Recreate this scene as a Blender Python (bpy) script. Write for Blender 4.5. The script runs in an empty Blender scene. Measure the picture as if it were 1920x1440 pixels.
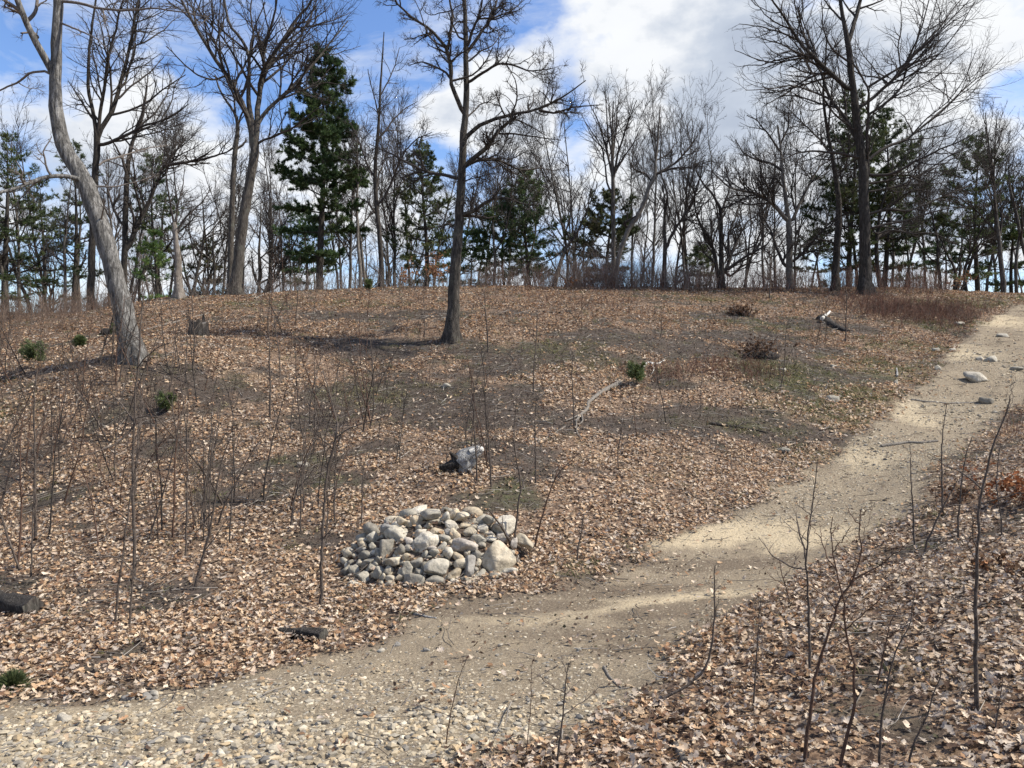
import bpy, math
import numpy as np
from mathutils import Vector, Matrix

RNG = np.random.default_rng(7)
scene = bpy.context.scene
COL = scene.collection
F = 1440.0            # focal length in pixels of the 1920 px wide photograph
CZ = 2.4              # eye height above the lowest part of the path

# ------------------------------------------------------------------ numpy helpers
def hash2(ix, iy, seed):
    h = (ix.astype(np.int64) * 374761393 + iy.astype(np.int64) * 668265263 + seed * 974634777) & 0xFFFFFFFF
    h = ((h ^ (h >> 13)) * 1274126177) & 0xFFFFFFFF
    h = (h ^ (h >> 16)) & 0xFFFFFFFF
    return h / 4294967295.0

def vnoise(x, y, seed=0):
    x = np.asarray(x, float); y = np.asarray(y, float)
    ix = np.floor(x); iy = np.floor(y)
    fx = x - ix; fy = y - iy
    fx = fx * fx * (3 - 2 * fx); fy = fy * fy * (3 - 2 * fy)
    a = hash2(ix, iy, seed); b = hash2(ix + 1, iy, seed)
    c = hash2(ix, iy + 1, seed); d = hash2(ix + 1, iy + 1, seed)
    return (a * (1 - fx) + b * fx) * (1 - fy) + (c * (1 - fx) + d * fx) * fy

def fbm(x, y, seed=0, octv=4):
    s = 0; a = 0.5; f = 1.0; t = 0
    for k in range(octv):
        s = s + a * vnoise(x * f + 17.3 * k, y * f - 9.1 * k, seed + k); t += a
        a *= 0.5; f *= 2.03
    return s / t

def smooth(a, b, x):
    t = np.clip((x - a) / (b - a), 0, 1)
    return t * t * (3 - 2 * t)

def norm(v):
    return v / np.maximum(np.linalg.norm(v, axis=-1, keepdims=True), 1e-9)

# ------------------------------------------------------------------ terrain
CP = []
for px, py, d in [
    (0,1440,4.6),(480,1440,4.6),(960,1440,4.5),(1400,1440,4.2),(1900,1440,3.9),
    (0,1250,6.6),(300,1290,6.0),(640,1200,7.2),(1000,1250,6.3),(1300,1250,6.0),(1650,1250,5.2),(1900,1250,4.9),
    (820,1100,8.7),(600,1100,8.9),(1000,1090,8.8),(1350,1050,9.6),(1100,1120,8.3),(1650,1050,8.6),(1900,1050,7.0),
    (1600,900,13),(1900,850,11.5),(1800,800,15.5),(1900,750,17),(1850,700,19),(1900,620,24),(1750,640,23),(1900,558,31),
    (0,1100,9.2),(0,900,13.5),(0,700,17.5),(0,640,24),(0,597,34),(150,592,32),
    (255,670,16.5),(300,560,28.5),(360,620,22),(435,555,30),(600,545,32),(850,540,33),(1150,540,33),(1400,543,33),(1650,540,34),(1800,548,33),
    (640,900,12.3),(640,800,15),(640,700,18.5),(845,640,20.5),(860,870,12.6),(960,750,16),(1190,705,17.7),(1400,650,20.5),
    (1385,580,27),(1570,605,25),(1300,950,11.4),(1450,800,15.2),(1600,720,18.3),(300,900,12.6),(300,760,15.5)]:
    CP.append(((px - 960) / F * d, d, (720 - py) / F * d))
CP += [(0,0,-1.65),(-8,0,-2.4),(6,0,-1.5),(0,-8,-1.4),(-12,-8,-2.3),(12,-8,-0.8),(10,7,-1.0),(16,14,0.3),(24,24,2.4),
       (-18,12,-1.9),(-26,24,1.0),(-30,45,4.0),(-20,5,-2.5),(-20,52,4.0),(0,46,3.6),(15,46,3.8),(28,46,4.2),(0,62,2.0),
       (25,62,2.6),(-25,66,3.4),(40,40,4.2),(-45,30,2.0),(45,10,1.5),(-45,0,-2.4)]
CP = np.array(CP)
def _tps_k(r2):
    return 0.5 * r2 * np.log(np.maximum(r2, 1e-9))
_n = len(CP)
_K = _tps_k(((CP[:, None, :2] - CP[None, :, :2]) ** 2).sum(-1)) + np.eye(_n) * 0.6
_P = np.c_[np.ones(_n), CP[:, :2]]
_A = np.block([[_K, _P], [_P.T, np.zeros((3, 3))]])
_W = np.linalg.solve(_A, np.r_[CP[:, 2], 0, 0, 0])

CAIRN = np.array([(815 - 960) / F * 9.5, 9.6])
def height(x, y):
    x = np.asarray(x, float); y = np.asarray(y, float)
    shp = x.shape
    xf = x.ravel(); yf = y.ravel()
    r = np.hypot(xf, yf - 20)
    sc = np.minimum(1, 55 / np.maximum(r, 1e-6))
    xc = xf * sc; yc = 20 + (yf - 20) * sc
    out = np.empty_like(xf)
    for i in range(0, len(xf), 40000):
        X = xc[i:i + 40000]; Y = yc[i:i + 40000]
        r2 = (X[:, None] - CP[None, :, 0]) ** 2 + (Y[:, None] - CP[None, :, 1]) ** 2
        out[i:i + 40000] = _tps_k(r2) @ _W[:_n] + _W[_n] + _W[_n + 1] * X + _W[_n + 2] * Y
    k = smooth(55, 130, r)
    out = out * (1 - k) - 4.0 * k
    near = 1 - smooth(60, 90, r)
    pm = path_mask(xf, yf) if PATH is not None else np.zeros_like(xf)
    out = out + near * (1 - 0.75 * pm) * (0.16 * (fbm(xf * 0.45, yf * 0.45, 3, 3) - 0.5) + 0.07 * (fbm(xf * 1.9, yf * 1.9, 9, 3) - 0.5)) + near * pm * 0.05 * (fbm(xf * 1.3 + yf * 1.3, (yf - xf) * 3.4, 13, 3) - 0.5)
    q = ((xf - CAIRN[0]) / 1.12) ** 2 + ((yf - CAIRN[1]) / 0.82) ** 2
    out = out + 0.44 * np.clip(1 - q, 0, 1) ** 0.8
    return (out + CZ).reshape(shp)

PATH = None
def hit(px, py, lift=0.0):
    """Point of the ground seen at a pixel of the photograph."""
    d = np.r_[np.arange(2.5, 16, 0.06), np.arange(16, 60, 0.15)]
    x = (px - 960) / F * d; z = CZ + (720 - py) / F * d
    h = height(x, d)
    k = np.nonzero(z <= h)[0]
    if len(k) == 0:
        k = [int(np.argmin(z - h))]
    k = k[0]
    if k > 0:
        a = (z - h)[k - 1]; b = (z - h)[k]
        t = a / (a - b) if a != b else 0
        dd = d[k - 1] + t * (d[k] - d[k - 1])
    else:
        dd = d[0]
    X = (px - 960) / F * dd
    return np.array([X, dd, float(height(np.array([X]), np.array([dd]))[0]) + lift])

def at(px, py, d):
    return np.array([(px - 960) / F * d, d, CZ + (720 - py) / F * d])

def to_px(x, y, z):
    return 960 + F * x / np.maximum(y, .1), 720 - F * (z - CZ) / np.maximum(y, .1)

# the walked path as a polygon on the ground
_edge = [(-260,1320),(0,1305),(200,1300),(330,1288),(560,1232),(700,1196),(790,1140),(830,1112),(1000,1106),(1110,1085),(1200,1045),(1255,1000),
         (1400,955),(1480,895),(1560,850),(1640,790),(1700,748),(1745,700),(1795,645),(1850,598),(1920,566),
         (1985,575),(1990,640),(1960,740),(1900,772),(1830,822),(1760,890),(1715,960),(1660,1000),(1600,1040),(1480,1092),(1380,1150),
         (1270,1235),(1180,1330),(1060,1390),(960,1420),(880,1445)]
PATH = None
_poly = [hit(a, b)[:2] for a, b in _edge]
_poly += [(-0.2, 3.6), (-1.6, 2.6), (-4.2, 2.2), (-7.5, 3.2)]
_poly = np.array(_poly)
def poly_sd(x, y, poly):
    d = np.full(x.shape, 1e9); inside = np.zeros(x.shape, bool)
    n = len(poly)
    for i in range(n):
        ax, ay = poly[i]; bx, by = poly[(i + 1) % n]
        ex, ey = bx - ax, by - ay
        t = np.clip(((x - ax) * ex + (y - ay) * ey) / (ex * ex + ey * ey + 1e-12), 0, 1)
        d = np.minimum(d, np.hypot(x - ax - t * ex, y - ay - t * ey))
        c = ((ay > y) != (by > y)) & (x < (bx - ax) * (y - ay) / (by - ay + 1e-12) + ax)
        inside ^= c
    return np.where(inside, d, -d)
def path_mask(x, y):
    sd = poly_sd(x, y, _poly) + 0.55 * (fbm(x * 2.1, y * 2.1, 21, 3) - 0.5)
    return smooth(-0.16, 0.24, sd)
PATH = _poly

def blob_field(pts, x, y):
    v = np.zeros(x.shape)
    for (c, rx, ry, a) in pts:
        q = ((x - c[0]) / rx) ** 2 + ((y - c[1]) / ry) ** 2
        v = np.maximum(v, a * np.exp(-q))
    return v
def _bl(lst):
    return [(hit(px, py)[:2], rx, ry, a) for px, py, rx, ry, a in lst]
BARE = _bl([(720,745,2.6,1.2,1),(830,755,1.8,1.1,1),(560,868,.8,.3,.8),(640,905,1.0,.35,.8),(700,650,1.9,.9,.9),(700,592,3.4,.7,.9),
            (1010,665,2.6,1.2,1),(1160,640,2.2,.9,1),(1280,660,1.8,.8,.9),(1010,790,2.0,.9,1),(960,840,1.3,.6,.9),(1100,795,1.4,.6,.9),
            (1400,800,1.7,.6,1),(1330,770,1.0,.4,.8),(500,935,.8,.3,.8),(960,935,.55,.6,1),(480,742,1.2,.5,.8),(330,700,1.3,.6,.7),
            (630,1010,.6,.35,.9),(400,735,1.0,.4,.7),(900,700,2.0,.6,.8),(520,700,1.5,.5,.7),(1440,640,1.6,1.0,.9),(1380,600,1.5,.9,.9),
            (1560,610,1.6,.8,.8),(310,835,.8,.3,.7),(1250,720,.8,.4,.7),(230,770,.8,.4,.6),(1120,885,.5,.2,.6),(890,780,1.2,.6,.8),
            (1450,690,1.8,.8,.8),(600,1105,.35,.15,.6),(1010,885,.5,.25,.7)])
GRASS = _bl([(1500,720,1.3,.9,1),(1560,770,1.2,.8,1),(1610,735,1.1,.9,1),(1455,690,1.6,.7,.9),(1660,690,1.2,1.0,1),(1420,610,1.5,.9,.8),
             (1700,650,1.2,1.0,.9),(1520,850,.9,.4,.7),(1000,650,2.0,.8,.5),(700,740,1.8,.7,.5),(960,930,.45,.5,.9),(560,865,.6,.25,.8),
             (1400,800,1.2,.4,.6),(1800,570,2.0,1.2,1),(1860,560,2.0,1.2,1),(1760,610,1.2,1.0,.8),(1100,680,1.5,.6,.5),(1080,1060,.25,.1,.8),
             (640,570,2.5,.8,.5),(480,570,1.5,.8,.5),(1310,560,2.5,.8,.5),(30,770,.7,.4,.8),(20,1285,.2,.12,.8),(640,910,.8,.3,.6)])
SAND = _bl([(1380,1000,1.1,.55,1),(1500,1010,.8,.5,1),(1280,1010,.8,.4,1),(1250,1130,1.5,.35,.8),(1050,1160,1.0,.25,.5),(1700,770,.8,1.5,.7),(1790,660,1.0,1.6,.8),
            (1860,600,1.2,1.5,.8),(1620,860,.6,.8,.7),(900,1210,1.2,.2,.4),(330,1330,1.2,.15,.6),(60,1400,.5,.3,.7)])
DARK_DIRT = _bl([(1350,1060,1.0,.22,1),(1150,1110,1.0,.25,.8),(1330,1140,1.1,.3,.9),(950,1140,1.2,.25,.8),(1150,1190,1.2,.3,.6),(880,1120,.8,.2,.9),(1260,1210,.8,.25,.9)])  # patches where the path dirt takes a darker brown
GRAVEL = _bl([(560,1390,2.4,.75,1),(200,1380,1.4,.6,.8),(420,1310,1.2,.45,.6),(800,1370,1.3,.6,.8),(700,1300,1.3,.5,.55),(1080,1340,.7,.5,.5),(30,1440,1.2,.6,.6),
              (1500,920,1.1,1.2,.55),(1700,860,1.3,2.2,.7),(1820,780,1.2,2.0,.7),(1880,680,1.2,3.0,.6),(1640,960,.9,.6,.7),(1450,970,.8,.4,.5)])

def zones(x, y):
    """path, gravel, litter, grass, sand, dark dirt at ground points"""
    p = path_mask(x, y)
    n1 = fbm(x * 0.8, y * 0.8, 31, 4); n2 = fbm(x * 2.6, y * 2.6, 37, 3)
    bare = np.clip(blob_field(BARE, x, y) * 1.15 + (n1 - 0.5) * 1.6 + (n2 - .5) * .9 + .10, 0, 1)
    bare = smooth(0.28, 0.60, bare)
    litter = (1 - 0.90 * bare) * (1 - 0.975 * p)
    cq = ((x - CAIRN[0]) / 1.2) ** 2 + ((y - CAIRN[1]) / 0.95) ** 2
    litter = litter * np.maximum(.3, smooth(0.75, 1.1, cq))
    g = np.clip(blob_field(GRASS, x, y) + (n2 - 0.5) * 0.9 - 0.05, 0, 1) * (1 - p)
    gr = np.clip(blob_field(GRAVEL, x, y) + (n2 - .5) * .5, 0, 1) * p
    sd = np.clip(blob_field(SAND, x, y) + (n2 - .5) * .6, 0, 1)
    dp = np.clip(blob_field(DARK_DIRT, x, y) * 1.2 + (n2 - .5) * .5, 0, 1)
    return p, gr, litter, g, sd, dp

# ------------------------------------------------------------------ mesh building
class MB:
    def __init__(s):
        s.v = []; s.q = []; s.t = []; s.n = 0; s.c = []; s.qm = []; s.tm = []
    def add(s, V, quads=None, tris=None, col=None, mat=0):
        V = np.asarray(V, float).reshape(-1, 3)
        s.v.append(V)
        if col is None: col = (1, 1, 1)
        col = np.asarray(col, float)
        if col.ndim == 1: col = np.broadcast_to(col, (len(V), 3))
        s.c.append(col)
        if quads is not None and len(quads):
            s.q.append(np.asarray(quads) + s.n); s.qm.append(np.full(len(quads), mat))
        if tris is not None and len(tris):
            s.t.append(np.asarray(tris) + s.n); s.tm.append(np.full(len(tris), mat))
        s.n += len(V)
    def mesh(s, name, mats, smoothed=True, origin=(0, 0, 0), tint=True):
        me = bpy.data.meshes.new(name)
        V = (np.concatenate(s.v) if s.v else np.zeros((0, 3))) - np.asarray(origin, float)
        Q = np.concatenate(s.q) if s.q else np.zeros((0, 4), int)
        T = np.concatenate(s.t) if s.t else np.zeros((0, 3), int)
        me.vertices.add(len(V)); me.vertices.foreach_set('co', V.astype(np.float32).ravel())
        loops = np.r_[Q.ravel(), T.ravel()].astype(np.int32)
        me.loops.add(len(loops)); me.loops.foreach_set('vertex_index', loops)
        nf = len(Q) + len(T)
        me.polygons.add(nf)
        st = np.r_[np.arange(len(Q)) * 4, len(Q) * 4 + np.arange(len(T)) * 3].astype(np.int32)
        me.polygons.foreach_set('loop_start', st)
        me.polygons.foreach_set('use_smooth', np.full(nf, smoothed))
        mi = np.concatenate(s.qm + s.tm) if nf else np.zeros(0)
        for m in (mats if isinstance(mats, (list, tuple)) else [mats]): me.materials.append(m)
        me.polygons.foreach_set('material_index', mi.astype(np.int32))
        if tint:
            a = me.color_attributes.new('tint', 'FLOAT_COLOR', 'POINT')
            C = np.concatenate(s.c); C = np.c_[C, np.ones(len(C))]
            a.data.foreach_set('color', C.astype(np.float32).ravel())
        me.update(calc_edges=True); me.validate()
        return me

def link(name, me, parent=None, loc=None):
    o = bpy.data.objects.new(name, me); COL.objects.link(o)
    if parent is not None: o.parent = parent
    if loc is not None: o.location = loc
    return o
def tag(o, label=None, cat=None, group=None, kind=None):
    if label: o['label'] = label
    if cat: o['category'] = cat
    if group: o['group'] = group
    if kind: o['kind'] = kind
    return o
def empty(name, loc, label, cat, group=None):
    o = bpy.data.objects.new(name, None); COL.objects.link(o)
    o.location = loc; o.empty_display_size = 0.2
    return tag(o, label, cat, group)

def tubes(mb, P, R, sides, mat=0, col=None, cap=False):
    """P (m,n,3), R (m,n): m tubes of n rings"""
    P = np.asarray(P, float); R = np.asarray(R, float)
    if P.ndim == 2: P = P[None]; R = R[None]
    m, n, _ = P.shape
    if m == 0: return
    T = np.empty_like(P)
    T[:, 1:-1] = P[:, 2:] - P[:, :-2]; T[:, 0] = P[:, 1] - P[:, 0]; T[:, -1] = P[:, -1] - P[:, -2]
    T = norm(T)
    mean = norm(P[:, -1] - P[:, 0] + 1e-6)
    ref = np.where(np.abs(mean[:, 2:3]) < 0.8, np.array([[0, 0, 1.]]), np.array([[0, 1., 0]]))
    U = norm(np.cross(T, ref[:, None, :])); W = np.cross(T, U)
    a = np.arange(sides) / sides * 2 * math.pi
    V = P[:, :, None, :] + R[:, :, None, None] * (np.cos(a)[None, None, :, None] * U[:, :, None, :] + np.sin(a)[None, None, :, None] * W[:, :, None, :])
    base = (np.arange(m) * n * sides)[:, None, None]
    i = (np.arange(n - 1) * sides)[None, :, None]
    j = np.arange(sides)[None, None, :]; j2 = (j + 1) % sides
    q = np.stack([base + i + j, base + i + j2, base + i + sides + j2, base + i + sides + j], -1).reshape(-1, 4)
    c = None
    if col is not None:
        c = np.asarray(col, float)
        if c.ndim == 2: c = np.repeat(c, n * sides, axis=0)
    mb.add(V, quads=q, mat=mat, col=c)
    if cap:
        for k in range(m):
            for e in (0, n - 1):
                ring = V[k, e]; ctr = ring.mean(0)
                tr = [(sides, j, (j + 1) % sides) if e else (sides, (j + 1) % sides, j) for j in range(sides)]
                mb.add(np.vstack([ring, ctr]), tris=tr, mat=1 if cap == 2 else mat)

def resample(pts, n, jitter=0.0, rng=RNG):
    pts = np.asarray(pts, float)
    s = np.r_[0, np.cumsum(np.linalg.norm(np.diff(pts, axis=0), axis=1))]
    u = np.linspace(0, s[-1], n)
    # Catmull-like smoothing: dense linear then box filter
    ud = np.linspace(0, s[-1], 8 * n)
    D = np.stack([np.interp(ud, s, pts[:, k]) for k in range(3)], -1)
    ker = max(3, int(len(ud) / max(len(pts), 2) * 0.55)) | 1
    pad = np.pad(D, ((ker // 2, ker // 2), (0, 0)), mode='edge')
    S = np.stack([np.convolve(pad[:, k], np.ones(ker) / ker, 'valid') for k in range(3)], -1)
    S[0] = D[0]; S[-1] = D[-1]
    out = np.stack([np.interp(u, ud, S[:, k]) for k in range(3)], -1)
    if jitter:
        j = rng.normal(0, jitter, out.shape); j[0] = 0
        out = out + j
    return out

def grow(S, D, L, R0, n, wander, up, rng, rend=0.35):
    m = len(S)
    P = np.empty((m, n, 3)); P[:, 0] = S
    d = norm(D); step = (L / (n - 1))[:, None]
    for i in range(1, n):
        d = norm(d + rng.normal(0, wander, (m, 3)) + np.array([0, 0, up]))
        P[:, i] = P[:, i - 1] + d * step
    t = np.linspace(0, 1, n)[None]
    R = R0[:, None] * (1 - (1 - rend) * t)
    return P, R

def spawn(P, R, k, rng, tmin=0.2, ang=(30, 60), lf=(0.3, 0.6), tpow=1.0, rmin=0.004, rfac=0.62, flat=0.0, up0=0.0):
    m, n, _ = P.shape
    if np.isscalar(k):
        idx = np.repeat(np.arange(m), k)
    else:
        idx = np.repeat(np.arange(m), k)
    t = tmin + (1 - tmin) * rng.random(len(idx)) ** tpow
    f = t * (n - 1); i0 = np.minimum(f.astype(int), n - 2); fr = (f - i0)[:, None]
    A = P[idx, i0]; B = P[idx, i0 + 1]
    S = A * (1 - fr) + B * fr; T = norm(B - A)
    rv = rng.normal(0, 1, (len(idx), 3)); rv[:, 2] *= (1 - flat)
    per = norm(np.cross(T, rv)) if flat == 0 else norm(rv - (rv * T).sum(1, keepdims=True) * T)
    th = np.radians(rng.uniform(*ang, len(idx)))[:, None]
    D = np.cos(th) * T + np.sin(th) * per + np.array([0, 0, up0])
    plen = np.linalg.norm(np.diff(P, axis=1), axis=2).sum(1)[idx]
    L = plen * rng.uniform(*lf, len(idx)) * (1.15 - 0.65 * t)
    r = np.maximum((R[idx, i0] * (1 - fr[:, 0]) + R[idx, i0 + 1] * fr[:, 0]) * rfac, rmin)
    return S, D, L, r

# ------------------------------------------------------------------ materials
def newmat(name):
    m = bpy.data.materials.new(name); m.use_nodes = True
    nt = m.node_tree; nt.nodes.clear()
    out = nt.nodes.new('ShaderNodeOutputMaterial'); b = nt.nodes.new('ShaderNodeBsdfPrincipled')
    nt.links.new(b.outputs[0], out.inputs[0])
    b.inputs['Roughness'].default_value = 0.85
    b.inputs['Specular IOR Level'].default_value = 0.25
    return m, nt, b
def N(nt, t, **kw):
    n = nt.nodes.new(t)
    for k, v in kw.items():
        if k.startswith('i_'): n.inputs[k[2:].replace('_', ' ')].default_value = v
        else: setattr(n, k, v)
    return n
def noise(nt, vec, scale, detail=4, rough=0.6, dist=0.0):
    n = N(nt, 'ShaderNodeTexNoise', i_Scale=scale, i_Detail=detail, i_Roughness=rough, i_Distortion=dist)
    if vec is not None: nt.links.new(vec, n.inputs['Vector'])
    return n.outputs['Fac']
def ramp(nt, fac, stops):
    r = nt.nodes.new('ShaderNodeValToRGB')
    e = r.color_ramp.elements
    while len(e) < len(stops): e.new(0.5)
    for k, (p, c) in enumerate(stops):
        e[k].position = p; e[k].color = (*c, 1) if len(c) == 3 else c
    nt.links.new(fac, r.inputs[0]); return r.outputs[0]
def mixc(nt, fac, a, b, mode='MIX'):
    m = nt.nodes.new('ShaderNodeMix'); m.data_type = 'RGBA'; m.blend_type = mode
    for s, v in ((m.inputs[0], fac), (m.inputs[6], a), (m.inputs[7], b)):
        if hasattr(v, 'links') or hasattr(v, 'is_linked'): nt.links.new(v, s)
        elif isinstance(v, (int, float)): s.default_value = v
        else: s.default_value = (*v, 1)
    return m.outputs[2]
def mth(nt, op, a, b=0.0, c=None, clamp=False):
    m = nt.nodes.new('ShaderNodeMath'); m.operation = op; m.use_clamp = clamp
    for s, v in zip(m.inputs, (a, b, c)):
        if v is None: continue
        if hasattr(v, 'is_linked'): nt.links.new(v, s)
        else: s.default_value = v
    return m.outputs[0]
def bump(nt, b, h, strength, dist=0.02):
    n = N(nt, 'ShaderNodeBump', i_Strength=strength, i_Distance=dist)
    nt.links.new(h, n.inputs['Height']); nt.links.new(n.outputs[0], b.inputs['Normal'])

def bark_mat(name, dark, mid, light, scale=9.0, stretch=0.16, bstr=0.7, lichen=None):
    m, nt, b = newmat(name)
    tc = N(nt, 'ShaderNodeTexCoord'); mp = N(nt, 'ShaderNodeMapping')
    mp.inputs['Scale'].default_value = (1, 1, stretch)
    nt.links.new(tc.outputs['Object'], mp.inputs[0])
    f = noise(nt, mp.outputs[0], scale * 2.2, 6, 0.7, 0.6)
    g = noise(nt, tc.outputs['Object'], 1.3, 3)
    c = ramp(nt, f, [(0.36, dark), (0.5, mid), (0.66, light)])
    c = mixc(nt, mth(nt, 'MULTIPLY', g, 0.55), c, tuple(0.62 * v for v in mid))
    if lichen:
        l = noise(nt, tc.outputs['Object'], 3.0, 5)
        c = mixc(nt, ramp(nt, l, [(0.54, (0, 0, 0)), (0.72, (0.7,) * 3)]), c, lichen)
    nt.links.new(c, b.inputs['Base Color']); b.inputs['Roughness'].default_value = 0.95
    bump(nt, b, f, bstr, 0.06)
    return m
M = {}
M['bark_grey'] = bark_mat('pale_grey_bark', (0.02, 0.019, 0.018), (0.15, 0.142, 0.13), (0.40, 0.385, 0.36), 8, 0.22, 1.0, (0.055, 0.05, 0.045))
M['bark_dark'] = bark_mat('dark_oak_bark', (0.014, 0.012, 0.010), (0.048, 0.041, 0.034), (0.115, 0.10, 0.085), 10, 0.2, 0.9)
M['bark_mid'] = bark_mat('grey_brown_bark', (0.024, 0.02, 0.017), (0.08, 0.069, 0.058), (0.175, 0.155, 0.13), 10, 0.2, 0.9, (0.13, 0.13, 0.105))
M['bark_oak'] = bark_mat('furrowed_oak_bark', (0.016, 0.014, 0.012), (0.06, 0.052, 0.044), (0.155, 0.135, 0.113), 10, 0.2, 1.0, (0.12, 0.115, 0.09))
M['bark_pale'] = bark_mat('light_tree_bark', (0.06, 0.053, 0.046), (0.145, 0.13, 0.113), (0.26, 0.235, 0.205), 10, 0.2, 0.7)
M['bark_snag'] = bark_mat('weathered_snag_wood', (0.07, 0.058, 0.048), (0.2, 0.172, 0.145), (0.36, 0.32, 0.275), 12, 0.09, 0.7)
M['twig'] = bark_mat('bare_twig_bark', (0.02, 0.017, 0.015), (0.052, 0.043, 0.037), (0.10, 0.085, 0.073), 14, 0.4, 0.2)
M['twig_pale'] = bark_mat('pale_twig_bark', (0.08, 0.066, 0.056), (0.165, 0.14, 0.12), (0.27, 0.235, 0.205), 14, 0.4, 0.2)
M['sapling'] = bark_mat('sapling_bark', (0.035, 0.026, 0.021), (0.095, 0.074, 0.06), (0.2, 0.165, 0.135), 30, 0.4, 0.4)
M['sapling_red'] = bark_mat('reddish_sapling_bark', (0.04, 0.022, 0.015), (0.10, 0.058, 0.04), (0.17, 0.11, 0.08), 30, 0.4, 0.4)
M['deadwood'] = bark_mat('silver_deadwood', (0.10, 0.095, 0.09), (0.34, 0.33, 0.31), (0.62, 0.61, 0.58), 22, 0.25, 0.9)
M['charwood'] = bark_mat('dark_rotten_wood', (0.012, 0.011, 0.01), (0.05, 0.043, 0.037), (0.17, 0.15, 0.13), 22, 0.3, 1.0)
M['stickwood'] = bark_mat('grey_stick_wood', (0.09, 0.075, 0.06), (0.21, 0.185, 0.155), (0.36, 0.325, 0.28), 25, 0.3, 0.6)
M['whitewood'] = bark_mat('bleached_wood', (0.42, 0.39, 0.34), (0.62, 0.59, 0.53), (0.74, 0.72, 0.66), 25, 0.3, 0.5)

def tint_mat(name, rough=0.8, nscale=40, namt=0.5, trans=0.0, bumpy=0.0, spots=None, spec=0.25):
    m, nt, b = newmat(name)
    a = N(nt, 'ShaderNodeAttribute', attribute_name='tint')
    tc = N(nt, 'ShaderNodeTexCoord')
    f = noise(nt, tc.outputs['Object'], nscale, 5, 0.65)
    k = ramp(nt, f, [(0.25, (1 - namt,) * 3), (0.75, (1 + namt * 0.6,) * 3)])
    c = mixc(nt, 1.0, a.outputs['Color'], k, 'MULTIPLY')
    if spots:
        l = noise(nt, tc.outputs['Object'], spots[0], 5, 0.7)
        c = mixc(nt, ramp(nt, l, [(spots[1], (0, 0, 0)), (spots[1] + 0.1, (0.75,) * 3)]), c, spots[2])
    nt.links.new(c, b.inputs['Base Color']); b.inputs['Roughness'].default_value = rough; b.inputs['Specular IOR Level'].default_value = spec
    if bumpy: bump(nt, b, f, bumpy, 0.02)
    if trans:
        out = [n for n in nt.nodes if n.type == 'OUTPUT_MATERIAL'][0]
        tr = N(nt, 'ShaderNodeBsdfTranslucent'); nt.links.new(c, tr.inputs[0])
        mx = N(nt, 'ShaderNodeMixShader'); mx.inputs[0].default_value = trans
        nt.links.new(b.outputs[0], mx.inputs[1]); nt.links.new(tr.outputs[0], mx.inputs[2])
        nt.links.new(mx.outputs[0], out.inputs[0])
    return m
M['leaf'] = tint_mat('dry_oak_leaf', 0.75, 25, 0.35, trans=0.25, spec=0.08)
M['needle'] = tint_mat('pine_needles', 0.55, 3, 0.3, trans=0.25)
M['grass'] = tint_mat('dry_grass', 0.7, 10, 0.3, trans=0.25)
M['pebble'] = tint_mat('pebble_stone', 0.85, 30, 0.35)
M['rock'] = tint_mat('field_stone', 0.9, 16, 0.5, bumpy=0.9, spots=(7, 0.56, (0.15, 0.145, 0.125)))
M['brush'] = tint_mat('brush_stems', 0.85, 5, 0.3)

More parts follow.
